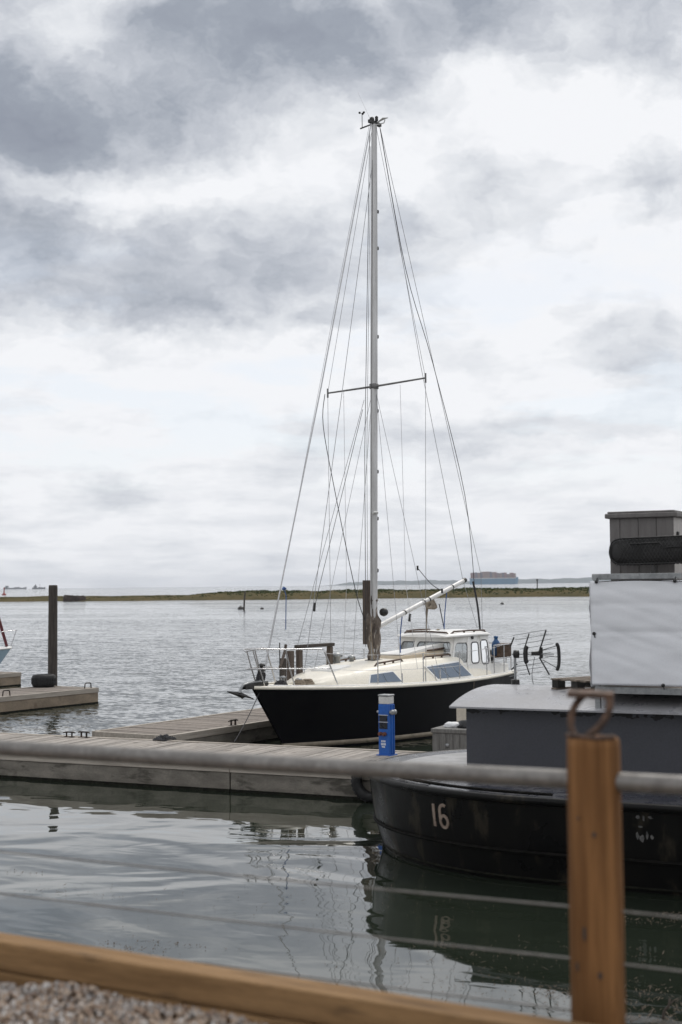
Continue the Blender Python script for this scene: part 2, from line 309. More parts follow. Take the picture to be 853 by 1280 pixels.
# ------------------------------------------------------------------ mesh builder
class MB:
    def __init__(s): s.v = []; s.f = []; s.sm = []
    def add(s, vs, fs, smooth=False):
        o = len(s.v); s.v += [tuple(v) for v in vs]
        for f in fs: s.f.append([i+o for i in f]); s.sm.append(smooth)
        return s
    def box(s, c, size, rot=None):
        hx, hy, hz = size[0]/2, size[1]/2, size[2]/2
        vs = [Vector((x*hx, y*hy, z*hz)) for x in (-1, 1) for y in (-1, 1) for z in (-1, 1)]
        if rot is not None: vs = [rot @ v for v in vs]
        vs = [v + Vector(c) for v in vs]
        return s.add(vs, [(0, 1, 3, 2), (4, 6, 7, 5), (0, 4, 5, 1), (2, 3, 7, 6), (0, 2, 6, 4), (1, 5, 7, 3)])
    def b2(s, lo, hi):
        return s.box([(a+b)/2 for a, b in zip(lo, hi)], [b-a for a, b in zip(lo, hi)])
    def loft(s, rings, closed=True, cap=True, smooth=True):
        n = len(rings[0]); vs = [v for r in rings for v in r]; fs = []
        for i in range(len(rings)-1):
            for j in range(n if closed else n-1):
                a = i*n+j; b = i*n+(j+1) % n
                fs.append((a, b, b+n, a+n))
        s.add(vs, fs, smooth)
        if cap:
            s.add(rings[0], [tuple(range(n))[::-1]]); s.add(rings[-1], [tuple(range(n))])
        return s
    def tube(s, pts, r, n=6, cap=True, flat=1.0):
        pts = [Vector(p) for p in pts]; rings = []
        up = None
        for i, p in enumerate(pts):
            a = pts[max(0, i-1)]; b = pts[min(len(pts)-1, i+1)]; t = (b-a)
            if t.length < 1e-9: t = Vector((0, 0, 1))
            t.normalize()
            if up is None:
                up = Vector((0, 0, 1)) if abs(t.z) < .9 else Vector((0, 1, 0))
            x = t.cross(up)
            if x.length < 1e-4: x = t.cross(Vector((1, 0, 0)))
            x.normalize(); y = x.cross(t).normalized()
            rr = r[i] if isinstance(r, (list, tuple)) else r
            rings.append([p + x*(rr*math.cos(2*PI*k/n)) + y*(rr*flat*math.sin(2*PI*k/n)) for k in range(n)])
            up = y
        return s.loft(rings, True, cap, True)
    def lathe(s, prof, n=20, c=(0, 0, 0), cap=True, M=None):
        rings = []
        for (r, z) in prof:
            ring = [Vector((r*math.cos(2*PI*k/n), r*math.sin(2*PI*k/n), z)) for k in range(n)]
            if M is not None: ring = [M @ v for v in ring]
            rings.append([v + Vector(c) for v in ring])
        return s.loft(rings, True, cap, True)
    def ngon(s, pts): return s.add(pts, [tuple(range(len(pts)))])
    def mesh(s, name):
        me = bpy.data.meshes.new(name); me.from_pydata(s.v, [], s.f); me.validate()
        if len(me.polygons) == len(s.sm): me.polygons.foreach_set('use_smooth', s.sm)
        me.update()
        bm = bmesh.new(); bm.from_mesh(me); bmesh.ops.recalc_face_normals(bm, faces=bm.faces); bm.to_mesh(me); bm.free()
        return me
    def build(s, name, mat, parent=None, bevel=0, solid=0, label=None):
        me = s.mesh(name); me.materials.append(MATS[mat])
        return link(name, me, parent, bevel, solid, label)
def link(name, me, parent=None, bevel=0, solid=0, label=None):
    o = bpy.data.objects.new(name, me); COL.objects.link(o)
    if parent is not None: o.parent = parent
    if solid:
        m = o.modifiers.new('thickness', 'SOLIDIFY'); m.thickness = solid; m.offset = -1
    if bevel:
        m = o.modifiers.new('edge', 'BEVEL'); m.width = bevel; m.segments = 2; m.limit_method = 'ANGLE'; m.angle_limit = R(40)
    if label: o['label'] = label
    return o
def thing(name, loc=(0, 0, 0), rz=0.0, label=None, cat=None, group=None, tilt=(0, 0)):
    o = bpy.data.objects.new(name, None); COL.objects.link(o); o.empty_display_size = .2
    o.location = loc; o.rotation_euler = (tilt[0], tilt[1], rz)
    return tag(o, label, cat, group)
def tag(o, label=None, cat=None, group=None, kind=None):
    if label: o['label'] = label
    if cat: o['category'] = cat
    if group: o['group'] = group
    if kind: o['kind'] = kind
    return o
def sag(a, b, drop, n=8):
    a, b = Vector(a), Vector(b); out = []
    for i in range(n+1):
        t = i/n; p = a.lerp(b, t); p.z -= drop*4*t*(1-t); out.append(p)
    return out
def smooth_path(pts, k=4):
    pts = [Vector(p) for p in pts]; out = []
    for i in range(len(pts)-1):
        p0 = pts[max(0, i-1)]; p1 = pts[i]; p2 = pts[i+1]; p3 = pts[min(len(pts)-1, i+2)]
        for j in range(k):
            t = j/k
            out.append(.5*((2*p1)+(p2-p0)*t+(2*p0-5*p1+4*p2-p3)*t*t+(3*p1-p0-3*p2+p3)*t**3))
    out.append(pts[-1]); return out
def interp(tab, x):
    if x <= tab[0][0]: return tab[0][1:]
    for a, b in zip(tab, tab[1:]):
        if x <= b[0]:
            t = (x-a[0])/(b[0]-a[0]); t2 = t
            return tuple(p+(q_-p)*t2 for p, q_ in zip(a[1:], b[1:]))
    return tab[-1][1:]

# ================================================================== SETTING
EX, NY = (.8996, -.4368), (.4368, .8996)          # along the quay / away from it, shared by quay, pontoon and barge
ANG = math.atan2(EX[1], EX[0])

# water: one sheet to the horizon
wm = MB().add([(-13000, -30, 0), (13000, -30, 0), (13000, 12400, 0), (-13000, 12400, 0)], [(0, 1, 2, 3)]).build('water', 'water')
tag(wm, 'grey green tidal water with ripples and cloud reflections', kind='structure')

# salt marsh bank across the creek
def marsh():
    rnd = random.Random(3); NXM = 260; X0, X1 = -330, 330
    def near(x): return 330 - .14*x*.9 + 5*math.sin(x*.045) + 2.5*math.sin(x*.17+1) + 1.2*math.sin(x*.43)
    def top(x):
        t = min(1, max(0, (x+45)/14)); t = t*t*(3-2*t)
        if x > -45: base = 1.5
        else: base = .72
        h = .80 + (1.78-.80)*t
        if -45 < x < -31 and False: h += .2
        return h + .10*math.sin(x*.21) + .07*math.sin(x*.53+2) + .05*math.sin(x*1.1)
    prof = ((0, -.35), (1.0, .12), (4, .34), (10, .58), (22, .80), (40, .93), (60, 1.0), (80, .92), (100, .4), (112, -.4))
    rows = []
    for dd, hh in prof:
        row = []
        for i in range(NXM+1):
            x = X0+(X1-X0)*i/NXM
            j = .06*math.sin(x*.9+dd)+.05*rnd.uniform(-1, 1) if 0 < dd < 100 else 0
            row.append((x, near(x)+dd+rnd.uniform(-.3, .3), hh*top(x)+j if hh > 0 else hh))
        rows.append(row)
    b = MB().loft(rows, False, False, True).build('marsh_bank', 'marsh'); tag(b, 'low brown and green salt marsh bank across the creek', kind='structure')
    g = MB()
    for k in range(20000):
        x = rnd.uniform(X0, X1); 
        dd = 22+abs(rnd.gauss(0, 1))*26 if rnd.random() < .8 else rnd.uniform(4, 22)
        if dd > 92: continue
        hh = 0
        for (a, ha), (c, hc) in zip(prof, prof[1:]):
            if a <= dd <= c: hh = ha+(hc-ha)*(dd-a)/(c-a)
        z = hh*top(x)-.08; y = near(x)+dd
        dens = .5+.5*math.sin(x*.13+math.sin(x*.05)*3)
        h = rnd.uniform(.12, .34)*(1.0 if x > -45 else .65)*(0.7+.6*dens); wv = rnd.uniform(.15, .5); a = rnd.uniform(0, PI)
        cx, sx = math.cos(a)*wv, math.sin(a)*wv
        o = len(g.v)
        g.v += [(x-cx, y-sx, z), (x+cx, y+sx, z), (x+cx*.7+rnd.uniform(-.1, .1), y, z+h*rnd.uniform(.6, 1)), (x-cx*.6, y, z+h)]
        g.f.append((o, o+1, o+2, o+3)); g.sm.append(False)
    me = bpy.data.meshes.new('marsh_grass'); me.from_pydata(g.v, [], g.f); me.materials.append(MATS['marsh_grass'])
    o = link('marsh_grass', me); tag(o, 'rough green grass along the top of the marsh bank', 'grass', kind='stuff')
marsh()

# far shore
def far_land():
    rnd = random.Random(11); N = 170; X0, X1 = -160, 2600
    def h(x):
        t = min(1, max(0, (x+160)/500)); e_ = min(1, max(0, (2600-x)/300))
        return (6+18*t+ (9 if x > 500 else 9*max(0, x)/500) + 4*math.sin(x*.004+1)+3*math.sin(x*.011)+2.2*math.sin(x*.031)+rnd.uniform(-1.6, 1.6))*max(.12, min(1, t*3))*max(.05, e_)
    rows = [[], [], [], [], []]
    for i in range(N+1):
        x = X0+(X1-X0)*i/N; H = h(x); y0 = 10300+120*math.sin(x*.003)
        for r, (dy_, f) in enumerate(((0, -.02), (60, .45), (260, .8), (520, 1.0), (1100, -.02))):
            rows[r].append((x, y0+dy_, H*f if f > 0 else -1))
    b = MB().loft(rows, False, False, False).build('far_shore', 'land'); tag(b, 'low hazy wooded shore on the horizon behind the container ship', kind='structure')
far_land()

# the air
hz = MB().b2((-13400, -60, -1.2), (13400, 12800, 84))
hme = hz.mesh('haze'); hm = bpy.data.materials.new('haze_air'); hm.use_nodes = True; t_ = NT(hm.node_tree); hm.node_tree.nodes.clear()
pv = t_.n('ShaderNodeVolumePrincipled'); pv.inputs['Color'].default_value = (.86, .91, 1.0, 1); pv.inputs['Density'].default_value = 6.5e-5; pv.inputs['Anisotropy'].default_value = .2
om = t_.n('ShaderNodeOutputMaterial'); t_.put(om.inputs['Volume'], pv.outputs[0]); hme.materials.append(hm)
ho = link('haze', hme); tag(ho, 'thin pale sea haze over the whole estuary', 'haze', kind='stuff'); ho.display_type = 'WIRE'

# ------------------------------------------------------------------ quay
GZ = 1.722
QA = R(-30.2); qx = Vector((math.cos(QA), math.sin(QA), 0)); qy = Vector((-math.sin(QA), math.cos(QA), 0))
QO = Vector((.72, 4.42, 0))                       # far top edge of the edging timber, near the post
def qp(a, b, z): p = QO + qx*a + qy*b; return (p.x, p.y, z)
def quay():
    b = MB()
    b.add([qp(-30, -.02, GZ-.03), qp(12, -.02, GZ-.03), qp(12, -14, GZ-.03), qp(-30, -14, GZ-.03)], [(0, 1, 2, 3)])
    o = b.build('quay_ground', 'gravel_bed'); tag(o, 'stony quay ground under loose gravel', kind='structure')
    c = MB(); lo = -1.0
    vs = [qp(-30, .04, lo), qp(12, .04, lo), qp(12, .04, GZ-.06), qp(-30, .04, GZ-.06), qp(-30, -.4, lo), qp(12, -.4, lo), qp(12, -.4, GZ-.06), qp(-30, -.4, GZ-.06)]
    c.add(vs, [(0, 1, 2, 3), (4, 7, 6, 5), (3, 2, 6, 7), (0, 3, 7, 4), (1, 5, 6, 2)])
    o = c.build('quay_wall', 'quay_wall_m'); tag(o, 'stained concrete quay wall below the timber edging', kind='structure')
quay()
# edging timbers: two courses laid end to end
def timber(a0, a1, z0, z1, b0, b1, label, seed, bow=0.0):
    rnd = random.Random(seed); n = 14; rings = []
    for i in range(n+1):
        a = (a1-a0)*i/n; w1 = rnd.uniform(-.0025, .0025); w2 = rnd.uniform(-.0025, .0025); s_ = bow*4*(i/n)*(1-i/n)
        rings.append([(a, b0+w1, z0), (a, b1+w2, z0), (a, b1+w2, z1+w1+s_), (a, b0+w1, z1+w2+s_)])
    p = qp(a0, 0, 0)
    me = MB().loft(rings, True, True, False).mesh('edging_timber'); me.materials.append(MATS['sleeper'])
    o = link('edging_timber', me, bevel=.008); o.location = p; o.rotation_euler.z = QA
    tag(o, label, 'timber', 'timbers edging the quay')
    return o
timber(-5.6, .36, GZ+.035, GZ+.138, -.125, 0, 'long pale brown upper edging timber along the gravel', 1, .004)
timber(.366, 3.2, GZ+.033, GZ+.136, -.127, -.003, 'upper edging timber in front of the round fence post', 2)
timber(-6.0, -1.42, GZ-.07, GZ+.033, -.131, -.006, 'half buried lower edging timber at the left edge', 3)
timber(-1.412, -.60, GZ-.07, GZ+.032, -.138, -.01, 'short lower edging timber half buried in the gravel', 4)
timber(-.592, 2.2, GZ-.07, GZ+.032, -.129, -.004, 'lower edging timber running to the right behind the gravel', 5)

# loose gravel
def gravel():
    rnd = random.Random(21)
    bm = bmesh.new(); bmesh.ops.create_icosphere(bm, subdivisions=1, radius=1); base = [v.co.copy() for v in bm.verts]; fac = [tuple(v.index for v in f.verts) for f in bm.faces]; bm.free()
    V = []; F = []; T = []
    N = 44000
    for k in range(N):
        a = rnd.uniform(-3.8, 2.8); b_ = -.135 - 2.6*rnd.random()**1.45
        r = .0065+.0060*rnd.random()**1.6
        if rnd.random() < .06: r *= 1.5
        heap = .030*max(0, 1-(-.135-b_)/.10)*(.5+.5*math.sin(a*9)) + .012*math.sin(a*6+b_*8)
        z = GZ-.004+heap+rnd.uniform(-.008, .014)
        rot = Euler((rnd.uniform(0, 6), rnd.uniform(0, 6), rnd.uniform(0, 6))).to_matrix()
        sc = (rnd.uniform(.8, 1.35), rnd.uniform(.75, 1.1), rnd.uniform(.5, .85))
        c = Vector(qp(a, b_, z)); o = len(V); tn = rnd.random()
        for v in base:
            q_ = Vector((v.x*sc[0], v.y*sc[1], v.z*sc[2]))*(r*rnd.uniform(.82, 1.14)); V.append(tuple(rot @ q_ + c)); T.append(tn)
        F += [tuple(i+o for i in f) for f in fac]
    me = bpy.data.meshes.new('gravel'); me.from_pydata(V, [], F)
    at = me.attributes.new('tone', 'FLOAT', 'POINT'); at.data.foreach_set('value', T); me.materials.append(MATS['gravel'])
    o = link('gravel', me); tag(o, 'loose pinkish tan and grey gravel on the quay', 'gravel', kind='stuff')
gravel()

# fence of round posts, pipe rail and wires
FA = R(-27.2); fx = Vector((math.cos(FA), math.sin(FA), 0)); FO = Vector((.828, 4.75, 0))
def fence():
    f = thing('quay_fence', (FO.x, FO.y, GZ), FA, 'quay fence with a round pine post, galvanised pipe rail and wires', 'fence')
    for k, x in enumerate((0, -3.1, 2.6)):
        rnd = random.Random(40+k); rings = []
        for z, r in ((-.12, .090), (.2, .0895), (.5, .0885), (.8, .088), (.932, .0875), (.959, .0865), (.966, .079)):
            rings.append([(x+(r+rnd.uniform(-.0012, .0012))*math.cos(2*PI*i/28), (r+rnd.uniform(-.0012, .0012))*math.sin(2*PI*i/28), z) for i in range(28)])
        post = MB().loft(rings).build('post', 'post_pine', f)
        if k == 0:
            for (an, z, w_, h_) in ((-1.30, .66, .006, .009), (-1.72, .34, .005, .024), (-1.18, .21, .007, .012), (-2.05, .23, .004, .016), (-1.9, .71, .003, .005)):
                kn = MB(); c = Vector((x+.0905*math.cos(an), .0905*math.sin(an), z))
                tn = Vector((-math.sin(an), math.cos(an), 0)); no = Vector((math.cos(an), math.sin(an), 0))
                ring = [c+no*.0022+tn*(w_*math.cos(2*PI*i/10))+Vector((0, 0, h_*math.sin(2*PI*i/10))) for i in range(10)]
                back = [p-no*.006 for p in ring]
                kn.loft([ring, back], True, True, False); kn.build('knot', 'dark_timber', post)
    rz = 2.546-GZ
    MB().tube([(-6, 0, rz), (-3, 0, rz), (-1.2, 0, rz-.004), (.6, 0, rz), (3.2, 0, rz)], .031, 18).build('rail', 'pipe', f)
    for z in (2.125-GZ, 1.955-GZ, 1.785-GZ):
        MB().tube(sag((-6, 0, z), (-3.1, 0, z), .004)+sag((-3.09, 0, z), (0, 0, z), .006)[0:]+sag((.01, 0, z), (3.2, 0, z), .004), .0036, 6).build('wire', 'pipe', f)
    # rusty ring bracket on the post top
    br = MB(); T0 = .966
    loop = smooth_path([(-.050, -.040, T0+.004), (-.066, -.03, T0+.04), (-.062, -.02, T0+.085), (-.042, -.01, T0+.122), (-.026, 0, T0+.138)], 4)
    br.tube(loop, .014, 8, True, .7)
    loop = smooth_path([(.052, .0, T0+.138), (.064, -.01, T0+.115), (.056, -.02, T0+.075), (.030, -.04, T0+.035), (.0, -.065, T0+.008)], 4)
    br.tube(loop, .014, 8, True, .7)
    br.box((-.004, -.005, T0+.142), (.152, .058, .016), Euler((.12, .03, .28)).to_matrix())
    br.tube(smooth_path([(-.078, -.03, T0+.006), (-.035, -.068, T0+.008), (.03, -.072, T0+.004), (.080, -.03, T0+.006)], 4), .009, 6)
    o = br.build('ring_bracket', 'rust_iron', f, label='rusty iron ring bracket on the post top')
fence()

# ------------------------------------------------------------------ pontoons
DZ = .42
def plank_mesh(length, width, thick, mat, seed):
    rnd = random.Random(seed); b = MB(); n = 3; rings = []
    for i in range(n+1):
        y = -length/2+length*i/n; j = rnd.uniform(-.003, .003)
        rings.append([(-width/2+j, y, -thick), (width/2+j, y, -thick), (width/2+j, y, 0), (-width/2+j, y, 0)])
    b.loft(rings, True, True, False); me = b.mesh('plank'); me.materials.append(MATS[mat]); return me
def pontoon(name, origin, ang, x0, x1, y0, y1, mat, side, label, panel=4.2, kerbs=(True, True), cap='timber_pale', endcap=True, seed=0, pw=.142):
    """local x along, y across (away), deck at DZ"""
    rnd = random.Random(seed); t = thing(name, (origin[0], origin[1], 0), ang, label, 'pontoon')
    meshes = [plank_mesh(y1-y0-.14, pw-.010, .04, mat, seed+i) for i in range(4)]
    x = x0+pw/2; i = 0
    while x < x1-pw*.4:
        o = link('plank', meshes[rnd.randrange(4)], t); o.location = (x, (y0+y1)/2+rnd.uniform(-.012, .012), DZ+rnd.uniform(-.004, .004))
        o.rotation_euler = (rnd.uniform(-.002, .002), rnd.uniform(-.01, .01), rnd.uniform(-.004, .004) + (PI if rnd.random() < .5 else 0)); x += pw; i += 1
    MB().b2((x0+.02, y0+.10, .02), (x1-.02, y1-.10, DZ-.045)).build('float', 'weed_dark', t)
    for yy, sg in ((y0, 1), (y1, -1)):
        xx = x0
        while xx < x1-.1:
            xe = min(xx+panel, x1)
            b = MB(); lo, hi = (yy, yy+sg*.09) if sg > 0 else (yy-.09, yy)
            b.b2((xx+.012, lo, -.06), (xe-.012, hi, DZ-.12)); b.build('side_panel', side, t, bevel=.008)
            b = MB(); g = .018*sg; lo, hi = sorted((yy-g, yy+sg*.085)); b.b2((xx+.004, lo, DZ-.115), (xe-.004, hi, DZ+.012)); b.build('edge_board', cap, t, bevel=.006)
            b = MB(); lo, hi = sorted((yy-.006*sg, yy+sg*.05)); b.b2((xx+.012, lo, -.12), (xe-.012, hi, .045)); b.build('weed_line', 'weed_dark', t)
            xx = xe
    if endcap:
        for xx, sg in ((x0, 1), (x1, -1)):
            lo, hi = sorted((xx, xx+sg*.08)); lo2, hi2 = sorted((xx-sg*.018, xx+sg*.07))
            MB().b2((lo, y0+.1, -.06), (hi, y1-.1, DZ-.12)).build('side_panel', side, t)
            MB().b2((lo2, y0+.088, DZ-.115), (hi2, y1-.088, DZ+.010)).build('edge_board', cap, t, bevel=.006)
    return t
def cleat(parent, x, y, ang, z=DZ, s=1.0, mat='iron', nm='cleat'):
    c, n = math.cos(ang), math.sin(ang); b = MB()
    P = lambda a, h: (x+c*a*s, y+n*a*s, z+h*s)
    b.tube([P(-.16, .10), P(-.09, .115), P(.09, .115), P(.16, .10)], [.012*s, .018*s, .018*s, .012*s], 6)
    for a in (-.07, .07): b.tube([P(a, -.005), P(a, .11)], .020*s, 6)
    b.box((x, y, z+.006), (.24*s, .09*s, .016), Matrix.Rotation(ang, 3, 'Z'))
    return b.build(nm, mat, parent)
def hoop(parent, x, y, ang, z=DZ, w_=.26, h=.15):
    c, n = math.cos(ang)*w_/2, math.sin(ang)*w_/2
    MB().tube([(x-c, y-n, z-.01), (x-c*.85, y-n*.85, z+h*.9), (x-c*.6, y-n*.6, z+h), (x+c*.6, y+n*.6, z+h), (x+c*.85, y+n*.85, z+h*.9), (x+c, y+n, z-.01)], .017, 7).build('mooring_hoop', 'iron', parent)

main = pontoon('main_pontoon', (-5.82, 24.3), ANG, -5.0, 14.5, 0, 2.6, 'plank_grey', 'concrete', 'long main pontoon with grey weathered planks in front of the black sailing boat', panel=4.75, seed=5)
FGA = R(58.5)
# finger on the far side of the boat; its far edge leaves the main pontoon at the left
fing = pontoon('finger_pontoon', (-3.36, 26.42), FGA, .28, 9.6, .05, 1.92, 'plank_brown', 'concrete', 'brown planked finger pontoon running out behind the bow of the black boat', seed=9)
cleat(main, -.42, 2.48, 0.15, s=.8); cleat(main, -.10, 2.50, -.1, s=.9)
cleat(fing, 2.4, .10, 0); cleat(fing, 6, .10, 0)
b = MB()
rnd = random.Random(77)
for k in range(5):   # coil of old rope on the join
    r0 = .19-.03*k
    b.tube([(r0*math.cos(a*.5)*1.1, r0*math.sin(a*.5), .014+.016*k+.012*math.sin(a*1.7+k)) for a in range(13)], .012, 6)
o = b.build('rope_coil', 'rope_dark'); o.location = (-3.25, 26.0, DZ+.005); tag(o, 'small dark coil of rope where finger and main pontoon meet', 'rope')

lf = pontoon('finger_pontoon', (-6.77, 39.6), R(56.5), -12, 0, 0, 2.0, 'plank_brown', 'concrete_tan', 'tan sided finger pontoon on the left carrying a black tyre and hoops', panel=4, seed=15)
hoop(lf, -.25, .16, 0); hoop(lf, -3.3, .12, 0)
ff = pontoon('finger_pontoon', (-10.62, 47.2), R(56.5), -9, 0, 0, 2.0, 'plank_brown', 'concrete_tan', 'farther finger pontoon showing only its end at the left edge', panel=4, seed=19)

# mooring pile and tyre
rings = []
rnd = random.Random(5)
for z, r in ((-1.5, .14), (0, .14), (1.2, .135), (2.2, .132), (3.2, .128), (3.27, .125), (3.285, .11)):
    rings.append([(r*(1+rnd.uniform(-.03, .03))*math.cos(2*PI*i/14)+.006*z, r*(1+rnd.uniform(-.03, .03))*math.sin(2*PI*i/14), z) for i in range(14)])
pile = MB().loft(rings).build('mooring_pile', 'dark_timber'); pile.location = (-8.33, 41.0, 0)
tag(pile, 'tall dark timber mooring pile standing behind the black tyre', 'pile')
def tyre(name, R0, Wd, loc, rot, label, group=None):
    prof = []
    for (r, z) in ((.56, -.30), (.60, -.46), (.80, -.5), (.95, -.42), (1.0, -.25), (1.0, .25), (.95, .42), (.80, .5), (.60, .46), (.56, .30)):
        prof.append((r*R0, z*Wd))
    b = MB(); n = 26; rings = [[(r*math.cos(2*PI*k/n), r*math.sin(2*PI*k/n), z) for (r, z) in prof] for k in range(n)]
    rings.append(rings[0]); b.loft(rings, True, False, True)
    t = thing(name, loc, 0, label, 'tyre', group); t.rotation_euler = rot
    b.build('carcass', 'rubber', t)
    tr = MB()
    for k in range(30):
        a = 2*PI*k/30
        for s_ in (-1, 1):
            rot3 = Matrix.Rotation(a, 3, 'Z') @ Matrix.Rotation(s_*.35, 3, 'X')
            c = rot3 @ Vector((R0*1.004, 0, 0)); tr.box((R0*1.004*math.cos(a), R0*1.004*math.sin(a), s_*Wd*.13), (.022, R0*.12, Wd*.22), Matrix.Rotation(a, 3, 'Z') @ Matrix.Rotation(s_*.4, 3, 'X'))
    o = tr.build('tread', 'rubber', t); o['kind'] = 'stuff'
    return t
tyre('tyre', .335, .34, (-8.42, 40.25, DZ+.18), (0, 0, .3), 'big black tyre lying flat on the left finger pontoon by the pile')
tyre('tyre', .30, .24, (.42, 21.18, .30), (PI/2, 0, ANG+.25), 'black fender tyre hanging at the main pontoon edge beside the barge')

# floating weed
def weed():
    rnd = random.Random(31); b = MB()
    def patch(cx, cy, rx, ry, n, ang=0, big=1.0):
        for k in range(int(n*.65)):
            u, v = rnd.gauss(0, .45)*rx, rnd.gauss(0, .45)*ry
            x = cx+u*math.cos(ang)-v*math.sin(ang); y = cy+u*math.sin(ang)+v*math.cos(ang)
            L = rnd.uniform(.006, .026)*big*(1 if rnd.random() > .06 else 3); wd = rnd.uniform(.002, .006)*big; a = rnd.uniform(0, PI)
            c, s_ = math.cos(a), math.sin(a); z = rnd.uniform(.003, .008); h = rnd.uniform(.004, .02)
            o = len(b.v)
            b.v += [(x-c*L, y-s_*L, z), (x+s_*wd, y-c*wd, z+h*.4), (x+c*L, y+s_*L, z+h), (x-s_*wd, y+c*wd, z+h*.5)]
            b.f += [(o, o+1, o+2), (o, o+2, o+3)]; b.sm += [False, False]
    D = lambda px, py, h=731.3: ((px-426.5)/1778*3.2*1778/(py-h), 3.2*1778/(py-h))
    for (px, py, rx, ry, n, big) in ((150, 1178, .5, .35, 150, 1), (205, 1170, .5, .1, 40, 1), (20, 1082, .5, .12, 40, 1), (125, 1110, 1.0, .4, 60, .8), (60, 1108, .4, .3, 24, .8),
                                     (600, 1205, 1.2, .9, 260, .8), (700, 1240, .8, .6, 240, 1), (800, 1150, .7, .2, 130, 1.1), (820, 1250, .9, .6, 420, 1.1), (760, 1190, .7, .4, 130, .8), (800, 1275, .7, .3, 260, 1.2), (690, 1235, .3, .12, 70, 1.1),
                                     (540, 1235, 1.0, .6, 90, .8), (300, 1130, 2.2, 1.4, 160, .6), (480, 1120, 1.6, 1.2, 120, .6), (840, 1143, .3, .1, 70, 1.2)):
        x, y = D(px, py); patch(x, y, rx, ry, n, -.4, big)
    o = b.build('floating_weed', 'weed_bits'); tag(o, 'scattered brown weed and straw floating on the near water', 'weed', kind='stuff')
    s_ = MB().tube(smooth_path([(2.32, 10.62, -.05), (2.33, 10.6, .05), (2.36, 10.58, .10), (2.37, 10.58, .15)], 3), [.012]*3+[.011]*3+[.009]*3+[.006], 6)
    s_.tube([(2.36, 10.58, .10), (2.40, 10.56, .15)], [.008, .004], 5)
    o = s_.build('floating_stick', 'plank_mast'); tag(o, 'dark forked stick poking out of the water by the fence post', 'stick')
weed()

